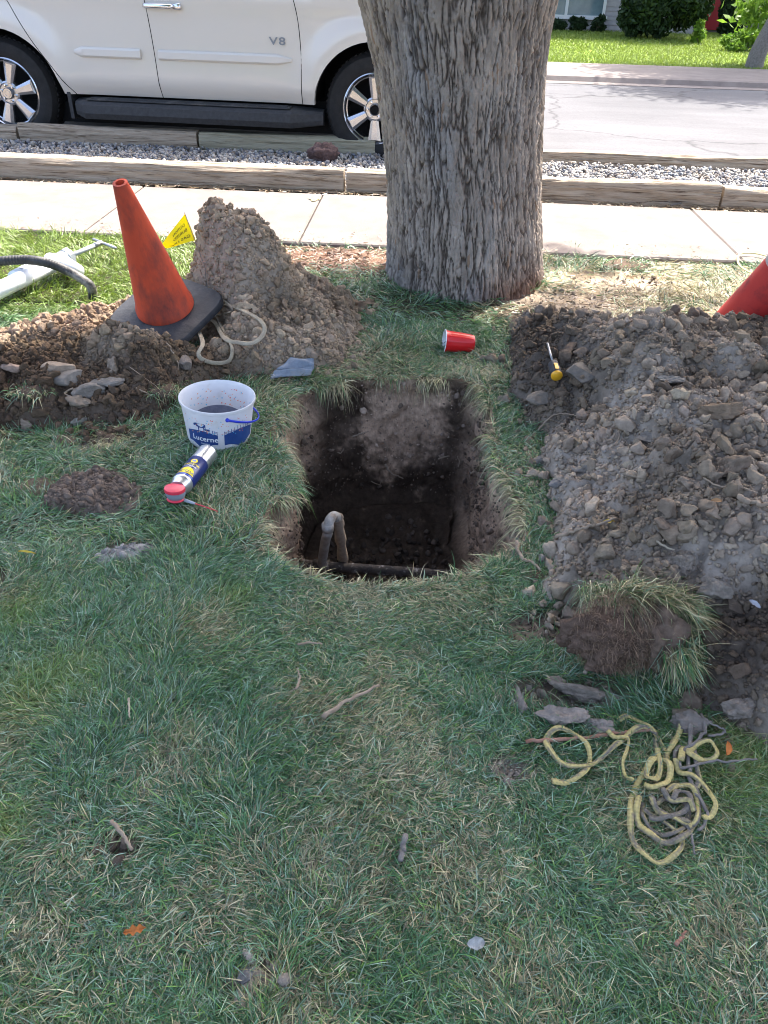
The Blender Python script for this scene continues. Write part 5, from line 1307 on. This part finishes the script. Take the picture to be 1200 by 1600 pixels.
# ------------------------------------------------------------------ PIPES IN THE PIT
def pipes():
    z = -.36; a = at(455, 881, z); b = at(735, 901, z)
    r = empty('gas_pipe', a, 'dark coated pipe crossing the bottom of the hole along its near side', 'pipe')
    d = (b-a); G().tube([Vector((0, 0, 0))-d*.12, d*.3, d*.65, d*1.12], .0175, 20).build('pipe', MT['pipedark'], r, True)
    e = a+d*.17
    r2 = empty('riser_pipe', e, 'pale dirty riser pipe bending over at its top inside the hole', 'pipe')
    t = at(512, 824, -.115); zt = t.z
    P = [Vector((0, 0, 0)), (t-e)*.35, (t-e)*.7, t-e+Vector((0, 0, -.02)), t-e+Vector((.004, .009, .014)), t-e+Vector((.014, .030, .020)), t-e+Vector((.024, .048, .004)), t-e+Vector((.029, .062, -.03)), t-e+Vector((.040, .16, -.30))]
    pp = cat(P, 8); k = int(len(pp)*.78)
    G().tube(pp[:k], .0155, 18).build('upright', MT['pipe'], r2, True)
    V = G(); V.tube(pp[k-1:], [.017+.003*math.sin(i*2.1) for i in range(len(pp)-k+1)], 14).build('rusty_leg', MT['root'], r2, True)
    V = G(); V.tube([t-e+Vector((0, 0, -.012)), t-e+Vector((0, .001, .012))], .0185, 18).build('elbow_collar', MT['pipe'], r2, True)
    G().tube([Vector((-.028, 0, 0)), Vector((.028, 0, 0))], .0225, 18).build('tee', MT['pipedark'], r2, True)
pipes()
# ------------------------------------------------------------------ ROPE
def pxpath(pts, X0, Y0, s, zlift, n=8, fn=hit):
    out = []
    for i, p in enumerate(pts):
        h = fn(X0+p[0]/s, Y0+p[1]/s); out.append(h+Vector((0, 0, zlift+(p[2] if len(p) > 2 else 0))))
    return cat(out, n)
def rope():
    S = [
     ([(555, 748), (600, 732), (660, 757), (715, 812), (752, 870), (757, 930), (735, 960)], 1),
     ([(828, 738), (812, 800), (785, 850), (755, 905), (740, 940)], 1),
     ([(270, 1020), (340, 1015), (400, 985), (432, 930), (420, 870), (375, 815), (305, 793), (255, 818), (252, 868), (300, 925), (375, 955), (440, 942), (510, 890), (565, 842), (610, 803), (668, 786), (716, 812)], .7),
     ([(505, 806), (545, 832), (592, 842), (584, 895), (568, 945), (586, 1000), (612, 1022)], .9),
     ([(716, 880), (722, 940), (722, 990), (700, 1020), (672, 1005), (672, 965), (700, 930), (745, 935), (768, 975), (755, 1025), (710, 1050), (660, 1035)], 1),
     ([(700, 925), (655, 985), (622, 1050), (604, 1135), (612, 1235), (650, 1312), (722, 1352), (790, 1325), (824, 1275), (820, 1225)], 1),
     ([(640, 1075), (628, 1140), (650, 1205), (700, 1250), (770, 1270), (840, 1240), (875, 1190)], .8),
     ([(755, 1065), (800, 1032), (850, 1035), (884, 1080), (888, 1145), (872, 1195), (820, 1190), (760, 1165), (712, 1130), (690, 1085)], .5),
     ([(790, 930), (810, 975), (860, 1000), (920, 1045), (955, 1115), (945, 1160), (905, 1180)], .8),
     ([(840, 905), (880, 868), (935, 857), (963, 885), (955, 925), (905, 932), (852, 915), (825, 880), (810, 940)], .9),
     ([(660, 1095), (655, 1150), (690, 1210), (760, 1235), (830, 1205), (850, 1140), (820, 1090), (760, 1080), (710, 1110)], .2),
     ([(690, 1060), (700, 1120), (750, 1140), (810, 1175), (870, 1190), (850, 1215)], .1),
     ([(870, 870), (880, 950), (895, 1000), (880, 1050)], .2),
     ([(780, 1100), (800, 1060), (840, 1070), (850, 1120), (800, 1160), (730, 1180), (680, 1170)], .1),
     ([(730, 1060), (770, 1100), (840, 1110), (870, 1150)], .3), ([(660, 1130), (720, 1160), (780, 1210), (840, 1225)], .2),
     ([(712, 830), (716, 880), (712, 930)], .6), ([(800, 960), (790, 900), (815, 860)], .2)]
    V = []; F = []; c = []; b = 0
    for i, (p, yel) in enumerate(S):
        pp = pxpath(p, 760, 860, 2.7273, .017+.0035*(i % 5), 10); g = G()
        A_ = np.array([q[:] for q in pp]); A_[:, 2] = np.convolve(np.pad(A_[:, 2], 6, 'edge'), np.ones(13)/13, 'valid')+.004*np.sin(np.arange(len(A_))*.3+i)
        ln = np.r_[0, np.cumsum(np.linalg.norm(np.diff(A_, axis=0), axis=1))]; m = max(8, int(ln[-1]/.0022)); tt = np.linspace(0, ln[-1], m)
        pp = [Vector((np.interp(q, ln, A_[:, 0]), np.interp(q, ln, A_[:, 1]), np.interp(q, ln, A_[:, 2]))) for q in tt]
        rr = [(.0056 if yel > .3 else .0048)*(1+.14*math.sin(k*.05+i)+.08*math.sin(k*.21)) for k in range(m)]
        g.tube(pp, rr, 10, flat=.5)
        v = np.array(g.V); cen_ = np.repeat(np.array([q[:] for q in pp]), 10, 0)[:len(v)]; ring = np.repeat(np.arange(m), 10)[:len(v)]; ang = np.tile(np.arange(10), m)[:len(v)]
        # braid relief and colour
        br = np.sin(ring*.9+ang*1.2566)*np.sin(ring*.9-ang*1.2566)
        v = cen_+(v-cen_)*(1+.11*br)[:, None]
        grime = fbm(ring*.035+i*9, ang*.5, 4, i)+.25*(fbm(ring*.3, ang*1.1, 2, i)-.5)
        y_ = np.array((.56, .47, .20)); g_ = np.array((.20, .18, .155))
        t = sst(.34, .66, grime+(yel-.6)*.5)[:, None]
        col = (g_+(y_-g_)*t)*(.92+.16*br)[:, None]
        V.append(v); F += [tuple(x+b for x in f) for f in g.F]; c.append(col); b += len(v)
    tag(obj('rope', np.vstack(V), F, MT['rope'], None, True, np.vstack(c)), 'tangled dirty yellow and grey flat braided rope on the grass', 'rope')
    g = G()
    for p in ([(305, 520), (318, 545), (312, 570), (330, 583), (355, 583), (364, 570), (360, 545), (340, 515), (330, 498)], [(330, 498), (350, 492), (385, 500), (410, 518), (414, 538), (400, 552), (375, 553), (352, 540), (335, 520), (305, 512)], [(318, 512), (350, 505), (365, 497), (350, 487), (338, 492)]):
        pp = cat([hit(*q)+Vector((0, 0, .038)) for q in p], 8); zz = np.convolve(np.pad(np.array([q.z for q in pp]), 7, 'edge'), np.ones(15)/15, 'valid')
        for q, z_ in zip(pp, zz): q.z = max(z_, q.z*.5+z_*.5)
        g.tube(pp, .0085, 8, flat=.25)
    tag(g.build('strap', MT['strap'], None, True), 'pale tan flat strap looped on the soil below the cone base', 'strap')
    g = G(); pp = cat([at(x, y, .03) for x, y in ((1205, 402), (1180, 396), (1156, 397), (1154, 412), (1170, 425), (1190, 428))], 8); g.tube(pp, .006, 8, flat=.6)
    tag(g.build('strap', mat('pale_yellow_strap', (.52, .50, .22), (.4, .38, .2), 30), None, True), 'pale yellow strap loop near the red cone at the right edge', 'strap')
rope()
# ------------------------------------------------------------------ ROCKS, CLODS
SG = (.30, .285, .27); SB = (.33, .28, .235); SD = (.20, .16, .13); CG = (.27, .245, .23)
RK = [
 (112, 596, 27, (1.15, .75, .40), 'stone', SG, 'flat grey oval stone on the dark soil at left', 20, .12, 1.0),
 (92, 582, 22, (1.2, .8, .6), 'stone', (.40, .34, .28), 'sunlit tan rounded stone behind the flat grey one', 10, .12, 1.0),
 (140, 620, 22, (1.1, .8, .6), 'stone', SG, 'lumpy grey stone right of the flat oval stone', 40, .3, 1.5),
 (120, 632, 15, (1.3, .7, .6), 'stone', SB, 'brownish wedge shaped stone in front of the lumpy grey stone', 0, .4, 2.0),
 (68, 511, 17, (1.1, .8, .7), 'clod', SG, 'grey clod of soil sitting on the sunny lawn', 0, .3, 1.6),
 (20, 583, 15, (1.3, .9, .6), 'stone', (.36, .28, .24), 'small pinkish stone at the left edge of the picture', 0, .2, 1.3),
 (177, 577, 20, (.8, .9, .9), 'clod', SB, 'broad rounded clod left of the big soil boulder', 0, .3, 1.5),
 (165, 602, 18, (1.5, .7, .4), 'stone', SG, 'half buried flat stone below the soil boulder', 15, .3, 1.6),
 (125, 661, 9, (1.4, .8, .6), 'stone', (.33, .31, .29), 'small pale bone shaped stone on the dark soil', 50, .4, 2),
 (247, 678, 5, (1, .8, .6), 'stone', (.52, .45, .38), 'tiny cream pebble left of the bucket', 0, .1, 1),
 (40, 667, 14, (1, .8, .7), 'clod', SB, 'brown clod at the left end of the dark soil', 0, .4, 1.8),
 (290, 575, 20, (.55, 1.3, .6), 'stone', (.27, .25, .24), 'long grey slab standing on end left of the strap', 14, .18, 1.2),
 (846, 626, 22, (1.2, .8, .42), 'stone', (.31, .28, .25), 'flat tan grey stone slab under the screwdriver', 25, .16, 1.1),
 (912, 590, 31, (1.05, .75, .55), 'stone', (.25, .235, .22), 'large smooth oval stone right of the screwdriver', 30, .15, 1.1),
 (885, 562, 14, (1, .8, .7), 'stone', SD, 'dark brown stone above the large oval one', 0, .3, 1.4),
 (956, 560, 9, (1.9, .8, .4), 'stone', (.42, .40, .37), 'pale elongated chip near the top of the right heap', 20, .25, 1.4),
 (944, 705, 8, (.6, 1.3, .5), 'stone', (.38, .38, .38), 'pale grey chip standing in the middle of the right heap', -10, .2, 1.2),
 (932, 645, 17, (1, .8, .8), 'clod', (.30, .25, .20), 'tan cracked clod below the large oval stone', 0, .35, 1.8),
 (1012, 692, 18, (1.1, .8, .8), 'clod', SG, 'grey clod near the centre of the right heap', 0, .35, 1.8),
 (1064, 676, 13, (1.1, .8, .8), 'clod', (.27, .21, .16), 'rounded brown clod right of the central grey one', 0, .2, 1.2),
 (1050, 600, 20, (1.5, .7, .5), 'clod', SG, 'wide flat grey clod high on the right heap', 0, .4, 1.8),
 (1125, 645, 30, (1.3, .8, .7), 'clod', (.26, .205, .155), 'large rusty brown clod at the right side of the heap', 0, .5, 2.0),
 (1075, 760, 24, (1.2, .9, .7), 'clod', SB, 'pale cracked clod halfway down the right heap', 0, .45, 2.0),
 (1060, 885, 26, (1.1, .8, .8), 'clod', (.31, .28, .25), 'big crumbly pale clod low on the right heap', 30, .45, 2.0),
 (1117, 928, 30, (1.1, .85, .8), 'clod', (.30, .275, .25), 'largest crumbly clod above the turf piece', 0, .5, 2.0),
 (920, 732, 18, (1.6, .7, .6), 'clod', SG, 'long grey clod on the left flank of the right heap', 10, .35, 1.7),
 (845, 720, 18, (1.0, .8, .7), 'clod', SG, 'grey clod at the grassy left foot of the right heap', 0, .45, 2),
 (868, 760, 10, (1.2, .8, .7), 'stone', (.30, .30, .31), 'small bluish stone at the left foot of the heap', 0, .25, 1.4),
 (850, 885, 20, (.9, .9, .8), 'clod', (.28, .26, .24), 'rounded clod near the right corner of the hole', 0, .4, 2),
 (812, 870, 14, (1, .8, .7), 'clod', (.27, .25, .23), 'small clod closest to the right corner of the hole', 0, .4, 2),
 (1145, 735, 26, (1.4, .9, .7), 'clod', (.24, .20, .165), 'broad brown clod at the right edge halfway down', 10, .45, 1.8),
 (812, 1103, 20, (.7, 1.15, .7), 'clod', CG, 'upright grey clod chunk left of the row by the rope', 10, .5, 2.0),
 (873, 1132, 36, (1.15, .62, .55), 'clod', CG, 'widest cracked grey clod above the rope loop', -8, .5, 2.2),
 (940, 1141, 26, (1.05, .7, .6), 'clod', CG, 'cracked grey clod touching the end of the rope', 5, .5, 2.2),
 (895, 1090, 34, (1.15, .6, .55), 'clod', (.22, .20, .18), 'brown grey clod lying behind the cracked row', -10, .5, 2.2),
 (868, 1070, 13, (1.1, .8, .7), 'clod', (.24, .215, .19), 'little clod at the top of the clod row', 0, .4, 2),
 (1075, 1140, 26, (1.2, .8, .7), 'clod', (.20, .185, .175), 'dark clod right of the rope at the heap foot', 0, .5, 2),
 (1150, 1120, 26, (1.2, .9, .8), 'clod', (.21, .19, .175), 'dark clod at the lower right end of the heap', 0, .5, 2),
 (920, 928, 9, (1.1, .9, .8), 'stone', (.42, .40, .38), 'small pale pebble above the brown turf side', 0, .2, 1.4),
 (448, 710, 1, (1, 1, 1), 'stone', SG, 'x', 0, .1, 1)]
for i, (px, py, rp, dims, m, colr, lab, rot, amp, fr) in enumerate(RK[:-1]):
    rock('stone' if m == 'stone' else 'soil_clod', px, py, rp, dims, MT[m], lab, 'stone' if m == 'stone' else 'clod', 60+i, [q*w_*(.66 if m == 'stone' else .92 if py < 1050 else 1.1) for q, w_ in zip(colr, (1.08, 1.0, .90))], None, .27 if m == 'stone' else .38 if py < 1050 else .12, rot, amp*1.1 if m == 'stone' else .42, 5 if rp > 16 else 4, None, fr if m == 'stone' else fr*1.3, 0, 3 if m == 'stone' else 8)
# ------------------------------------------------------------------ SOD PIECES
def tuft(parent, base, nrm, n, L, spread, dry, droop, seed, areaf, w=.0024):
    rg = np.random.default_rng(seed); P = areaf(rg, n)
    D = np.array(nrm)[None]+rg.normal(0, spread, (n, 3)); c = gcolor(P[:, 0], P[:, 1], np.full(n, dry), n)*1.15
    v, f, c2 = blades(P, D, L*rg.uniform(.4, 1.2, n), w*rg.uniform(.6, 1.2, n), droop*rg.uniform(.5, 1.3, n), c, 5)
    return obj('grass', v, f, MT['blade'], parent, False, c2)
def sod():
    c = hit(975, 1030); c.z = .095
    r = empty('turf_piece', c, 'upturned chunk of turf with brown root side and long pale grass near the rope', 'turf', None, (R(-38), 0, R(6)))
    V, F = blob(6, (.116, .055, .080), .48, 2.6, 8, 0, 6)
    nn = fbm3(V[:, 0]*55, V[:, 1]*55, V[:, 2]*55, 4, 2); V = V*(1+.22*(nn-.5))[:, None]
    V = V+np.c_[np.full(len(V), -.03), V[:, 0]*0, .25*V[:, 0]*0]
    col = np.array((.155, .105, .078))*(.45+1.1*nn)[:, None]
    obj('soil_side', V, F, MT['clod'], r, True, col)
    V2, F2 = blob(5, (.055, .05, .075), .5, 2.4, 9); V2 = V2+np.array((.055, -.015, -.01)); n2 = fbm3(V2[:, 0]*50, V2[:, 1]*50, V2[:, 2]*50, 3, 2)
    obj('root_mat', V2, F2, MT['clod'], r, True, np.array((.19, .135, .10))*(.5+1.0*n2)[:, None])
    # curved band of grass from the top over to the right side, tips falling outward
    def area(rg, n):
        t = rg.uniform(0, 1, n); a = R(115)-t*R(165)
        P = np.c_[-.0+.115*np.cos(a)+.02, rg.normal(.02, .025, n), .075*np.sin(a)+.01]
        return P+rg.normal(0, .010, (n, 3))
    tuft(r, c, (.75, .0, -.05), 4600, .080, .55, .68, .5, 3, area, .0019)
    def area2(rg, n): return np.c_[rg.uniform(-.10, .04, n), rg.normal(.045, .015, n), rg.normal(.085, .012, n)]
    tuft(r, c, (-.2, -.1, .6), 900, .055, .6, .5, 1.0, 4, area2, .0018)
    def area3(rg, n): return np.c_[rg.normal(.085, .018, n), rg.normal(-.035, .02, n), rg.normal(-.045, .016, n)]
    tuft(r, c, (.15, -.3, -.7), 1500, .065, .5, .5, .2, 5, area3, .0019)
    # fibrous roots over the brown face
    def area4(rg, n):
        d = rg.normal(size=(n, 3)); d[:, 1] = -abs(d[:, 1]); d /= np.linalg.norm(d, axis=1)[:, None]; return d*np.array((.115, .062, .086))+np.array((-.03, 0, 0))
    rg = np.random.default_rng(8); M_ = 4500; P = area4(rg, M_); D = rg.normal(size=(M_, 3)); D[:, 1] -= .3
    v, f, c2 = blades(P, D, rg.uniform(.006, .026, M_), rg.uniform(.0005, .0012, M_), rg.uniform(0, .5, M_), np.array((.26, .17, .11))*rg.uniform(.4, 1.5, (M_, 1)), 4)
    obj('fine_roots', v, f, MT['blade'], r, False, c2)
sod()
def tuftthing(px, py, n, L, rx, dry, label, seed, nrm=(0, -.2, 1), droop=.9, z=.0, w=.002):
    c = hit(px, py); r = empty('grass_tuft', c, label, 'grass tuft')
    def area(rg, n): return np.c_[rg.normal(0, rx, n), rg.normal(0, rx*.6, n), np.full(n, z)]
    tuft(r, c, nrm, n, L, .45, dry, droop, seed, area, w)
    V, F = blob(3, (rx*1.5, rx*1.1, .018), .3, 1.5, seed); n2 = fbm3(V[:, 0]*50, V[:, 1]*50, V[:, 2]*50, 2, 2)
    obj('root_clump', V, F, MT['clod'], r, True, np.array((.14, .10, .075))*(.6+.8*n2)[:, None])
tuftthing(255, 612, 700, .055, .035, .45, 'green and straw tuft on the soil between stones and bucket', 21)
tuftthing(172, 688, 450, .075, .022, .98, 'dead pale straw tuft behind the small bare mound', 22, (-.1, -.5, .6), 1.0)
tuftthing(60, 765, 500, .06, .05, .2, 'dense green grass tuft left of the small bare mound', 23)
tuftthing(915, 402, 1000, .15, .07, .25, 'upright sunny grass tuft right of the tree by the sidewalk', 24, w=.0045)
tuftthing(1030, 400, 700, .11, .08, .35, 'shorter grass tuft right of the upright one by the sidewalk', 25, w=.0045)
tuftthing(980, 415, 300, .06, .09, .5, 'low straw tuft in front of the two sidewalk tufts', 26, w=.004)
tuftthing(48, 612, 420, .06, .035, .5, 'sunny straw and green tuft between stones at the left edge', 31, w=.003)
tuftthing(100, 690, 380, .06, .03, .3, 'green tuft at the foot of the dark soil above the small bare mound', 32)
tuftthing(545, 440, 500, .07, .05, .15, 'dark green tuft between the left mound and the tree foot', 33, w=.003)
tuftthing(835, 905, 420, .06, .035, .35, 'green tuft at the right corner of the hole by the turf piece', 34)
# small bare mound left of centre, and a pale clay patch
def little(px, py, rx, ry, hh, rough, ang, colr, name, label, catg, nc_, seed):
    c = at(px, py); ca, sa = math.cos(R(ang)), math.sin(R(ang))
    def Hm(x, y):
        u = (x-c.x)*ca+(y-c.y)*sa; v = -(x-c.x)*sa+(y-c.y)*ca
        d = 1-np.sqrt((u/rx)**2+(v/ry)**2)+.35*(fbm(x*14+seed, y*14, 3, seed)-.5)*2
        return -.03+.035*sst(-.25, .05, d)+hh*sst(0, .7, d)+rough*lumps(x*1.3, y*1.3, seed)*sst(-.1, .2, d)
    cf = lambda x, y: np.array(colr)*(.6+.8*fbm(x*40, y*40, 3, seed))[:, None]
    X, Y = np.meshgrid(np.arange(c.x-.2, c.x+.2, .004), np.arange(c.y-.2, c.y+.2, .004)); x, y = X.ravel(), Y.ravel(); z = Hm(x, y)+H_ground(x, y)
    n_ = X.shape[0]; I = np.arange(X.size).reshape(X.shape); F = np.stack([I[:-1, :-1], I[:-1, 1:], I[1:, 1:], I[1:, :-1]], -1).reshape(-1, 4)
    F = F[(z-H_ground(x, y))[F].max(1) > -.02]
    tag(obj(name, np.stack([x, y, z], -1), F, MT['soil'], None, True, cf(x, y)), label, catg)
    a = RNG.uniform(0, 6.28, nc_); q = RNG.uniform(0, 1, nc_)**.5*1.05; u = rx*q*np.cos(a); v = ry*q*np.sin(a); x = c.x+u*ca-v*sa; y = c.y+u*sa+v*ca
    s_ = np.clip(.0022*RNG.uniform(0, 1, nc_)**-.42, .0015, .011)
    V, F, cc = stones(np.c_[x, y, Hm(x, y)+H_ground(x, y)+s_*.2], s_, cf(x, y)*RNG.uniform(.7, 1.3, (nc_, 1)), 2, .5, (1, .85, .75), fq=1.8)
    tag(obj('soil_crumbs', V, F, MT['clod'], None, True, cc), 'soil crumbs on the '+label[:60].split(' in the')[0].split(' pressed')[0], 'soil', kind='stuff')
little(140, 776, .135, .105, .014, .34, 0, (.19, .145, .115), 'soil_mound', 'small bare brown mound of soil in the lawn left of the spray can', 'dirt mound', 1500, 5)
little(197, 868, .085, .034, .010, .12, 35, (.33, .31, .295), 'clay_patch', 'pale grey clay smear pressed in the grass below the bare mound', 'clay patch', 120, 6)
# ------------------------------------------------------------------ STICKS, ROOTS, LEAVES
def stick(pts, r, m, name, label, catg, lift=.012, rel=True, group=None, taper=.5):
    pp = cat([hit(*p)+Vector((0, 0, lift)) for p in pts], 6); n = len(pp); rnd = random.Random(len(label)+int(pts[0][0]))
    pp = [p+Vector((rnd.gauss(0, r*.35), rnd.gauss(0, r*.35), rnd.gauss(0, r*.2))) for p in pp]
    g = G(); g.tube(pp, [r*(1-taper*i/(n-1))*(1+.12*rnd.uniform(-1, 1)) for i in range(n)], 8)
    return tag(g.build(name, m, None, True), label, catg, group)
stick([(820, 1168), (880, 1164), (945, 1158), (1010, 1150)], .0042, MT['rust'], 'metal_rod', 'thin rusty rod lying under the yellow rope', 'rod', .019, taper=0)
stick([(505, 1135), (540, 1112), (592, 1084)], .0055, MT['root'], 'stick', 'straight dry stick in the lawn below the hole', 'stick', .03)
stick([(180, 1297), (195, 1318), (210, 1343)], .0038, MT['root'], 'stick', 'short jointed stick at lower left in the lawn', 'stick', .03, taper=.2)
stick([(464, 1092), (469, 1075), (466, 1060)], .003, MT['root'], 'stick', 'tiny curved twig left of the straight stick', 'stick', .03)
stick([(632, 1318), (628, 1340), (626, 1358)], .0055, MT['rootg'], 'stick', 'stubby grey stick below the middle of the lawn', 'stick', .026, taper=.1)
stick([(465, 1022), (485, 1019), (503, 1021)], .003, MT['root'], 'stick', 'thin horizontal twig just below the hole', 'stick', .03)
stick([(205, 1108), (206, 1125), (208, 1140)], .0028, MT['strap'], 'stick', 'pale straight straw among the left lawn', 'stick', .035)
stick([(1050, 1488), (1058, 1478), (1064, 1468)], .0035, MT['rust'], 'stick', 'small orange brown chip of wood at lower right', 'stick', .028)
stick([(865, 850), (900, 838), (930, 830), (960, 822)], .0055, MT['root'], 'root', 'thick pale root lying across the lower right heap', 'root', .02)
stick([(805, 862), (812, 885), (830, 893), (842, 905)], .0055, MT['root'], 'root', 'curled root ending at the right corner of the hole', 'root', .03)
stick([(1150, 790), (1170, 800), (1200, 798)], .009, MT['root'], 'root', 'stout brown root at the right edge of the heap', 'root', .02)
stick([(1020, 862), (1035, 870), (1048, 876)], .0035, MT['strap'], 'root', 'short cream root chip low on the heap', 'root', .03)
stick([(1030, 862), (1038, 850), (1044, 842)], .002, MT['root'], 'root', 'hair thin root rising from the cream chip', 'root', .03)
stick([(958, 705), (965, 690), (960, 670), (972, 655)], .0025, MT['root'], 'root', 'thin wavy root climbing the middle of the heap', 'root', .02)
stick([(1095, 760), (1120, 772), (1150, 776), (1180, 782)], .0025, MT['root'], 'root', 'long thin pale root right of the pale cracked clod', 'root', .02)
stick([(840, 680), (860, 660), (880, 655), (905, 660)], .003, MT['root'], 'root', 'thin root above the grassy foot of the heap', 'root', .02)
stick([(1090, 1130), (1095, 1160), (1062, 1190), (1060, 1215), (1100, 1205), (1140, 1204), (1175, 1200)], .004, MT['rootg'], 'root', 'gnarled grey root running right from the rope', 'root', .03)
stick([(1073, 1130), (1075, 1160), (1070, 1200), (1075, 1240), (1100, 1280), (1085, 1310)], .0055, MT['rootg'], 'root', 'twisted grey root passing down beside the rope', 'root', .024)
stick([(1100, 1165), (1125, 1160), (1118, 1150), (1085, 1140)], .003, MT['rootg'], 'root', 'forked grey twig at the top right of the rope', 'root', .03)
stick([(1070, 1300), (1078, 1325), (1080, 1345)], .003, MT['rootg'], 'root', 'short grey root end below the rope tangle', 'root', .02)
stick([(910, 1062), (920, 1048), (925, 1038)], .004, MT['strap'], 'root', 'short pale root left of the brown turf side', 'root', .02)
stick([(118, 620), (105, 628), (140, 640)], .003, MT['root'], 'root', 'thin root between the stones on the dark soil', 'root', .03)
stick([(262, 545), (272, 560), (280, 580), (278, 595)], .003, MT['root'], 'root', 'thin root beside the standing grey slab', 'root', .02)
stick([(215, 615), (240, 628), (262, 640)], .0025, MT['root'], 'root', 'thin root below the boulder left of the bucket', 'root', .02)
stick([(205, 590), (280, 640)], .0012, MT['root'], 'root', 'hair thin root on the dark soil left of the bucket', 'root', .03)
stick([(80, 338), (110, 334), (137, 329)], .006, MT['rootg'], 'stick', 'thin grey stick on the sidewalk left of the cone', 'stick', .03)
stick([(425, 300), (445, 296), (462, 288)], .009, MT['strap'], 'stick', 'pale stick at the foot of the timber behind the mound', 'stick', .03)
stick([(1045, 330), (1065, 326), (1100, 310)], .006, MT['rootg'], 'stick', 'grey stick leaning on the timber at right', 'stick', .04)
# roots poking out of the hole's walls
def pitroot(pts, r, label, m='root'):
    pp = cat([Vector(p) for p in pts], 6); n = len(pp); g = G(); rnd = random.Random(len(label))
    g.tube([p+Vector((rnd.gauss(0, r*.4), 0, rnd.gauss(0, r*.4))) for p in pp], [r*(1-.5*i/(n-1)) for i in range(n)], 7)
    tag(g.build('root', MT[m], None, True), label, 'root')
yb = max(p[1] for p in PO)-.065
for i, (pts, r, lab) in enumerate([
   ([(602, 725), (612, 740), (630, 747)], .0045, 'pale bent root low in the far wall of the hole'),
   ([(550, 682), (562, 678), (576, 674)], .0035, 'short pale root left in the far wall of the hole'),
   ([(664, 655), (669, 662), (668, 669)], .004, 'little root stub high on the far wall of the hole'),
   ([(685, 717), (694, 714), (703, 712)], .0035, 'pale root right of the dry patch in the hole'),
   ([(525, 706), (532, 708), (538, 701)], .003, 'small root stub in the dark left part of the hole'),
   ([(600, 690), (605, 700), (603, 712)], .002, 'thin dark root in the middle of the dry patch'),
   ([(580, 752), (592, 757), (598, 748)], .002, 'thin curved root at the bottom of the dry patch'),
   ([(716, 730), (718, 722), (714, 712)], .003, 'upright root at the right end of the far wall'),
   ([(486, 695), (492, 706), (497, 717)], .002, 'thin root hanging on the left wall of the hole'),
   ([(735, 740), (742, 738), (749, 741)], .005, 'stubby cut root on the right wall of the hole')]):
    dy = 0 if i < 8 else -.12
    P = [aty(px, py, yb+dy-.004*(j % 2)) for j, (px, py) in enumerate(pts)]; pitroot(P, r, lab)
def leaf(px, py, L, W_, ang, m, label, lift=.03, lobed=False, tilt=20):
    c = hit(px, py)+Vector((0, 0, lift)); n = 14; V = []; rnd = random.Random(int(px))
    for i in range(n+1):
        t = i/n; w = W_*math.sin(math.pi*min(1, t*.95+.03))**.7*(1+(.45*math.sin(t*19) if lobed else .08*math.sin(t*17)))
        for s in (-1, 0, 1): V.append(((t-.5)*L, s*w/2, .004*abs(s)+.10*L*math.sin(t*3.1)+rnd.gauss(0, .0006)))
    F = [(i*3+k, (i+1)*3+k, (i+1)*3+k+1, i*3+k+1) for i in range(n) for k in range(2)]
    o = obj('leaf', V, F, m, None, True); o.location = c; o.rotation_euler = (R(tilt), R(8), R(ang)); tag(o, label, 'leaf')
leaf(1128, 1185, .042, .016, 65, MT['bleaf'], 'bright orange dead leaf right of the rope', .03, tilt=30)
leaf(216, 1471, .034, .012, 20, MT['bleaf'], 'lobed orange brown leaf low in the left lawn', .034, True)
leaf(740, 1489, .030, .019, 10, mat('pale_grey_leaf', (.36, .36, .34), (.22, .22, .20), 90, .8), 'pale grey crumpled leaf in the front lawn', .032, tilt=30)
leaf(948, 826, .035, .012, 15, MT['yleaf'], 'yellow dead leaf by the pale root on the heap', .02)
leaf(1040, 740, .03, .014, 30, mat('brown_leaf', (.26, .15, .10)), 'pale brown leaf in the middle of the heap', .02)
leaf(1172, 962, .028, .012, -50, MT['wleaf'], 'white scrap of leaf beside the turf grass', .03)
leaf(48, 881, .045, .006, 0, MT['yleaf'], 'narrow yellow blade of grass at the left edge', .035)
leaf(1115, 795, .03, .012, 10, mat('rust_leaf', (.30, .17, .08)), 'curled rusty leaf on the lower right heap', .02)
leaf(575, 485, .05, .014, 10, mat('dull_brown_leaf', (.24, .16, .10)), 'long brown leaf in the grass left of the tree foot', .03)
rock('soil_clod', 388, 1524, 17, (1.1, .7, .5), MT['clod'], 'grey crumbled clod half hidden in the lawn at lower left', 'clod', 140, (.20, .195, .19), None, .1, 50, .5, 4, None, 2.4, 0, 6)
rock('soil_clod', 590, 1582, 13, (1.1, .7, .5), MT['clod'], 'grey clod in the grass at the bottom edge of the picture', 'clod', 141, (.20, .195, .19), None, .1, 10, .5, 4, None, 2.4, 0, 6)
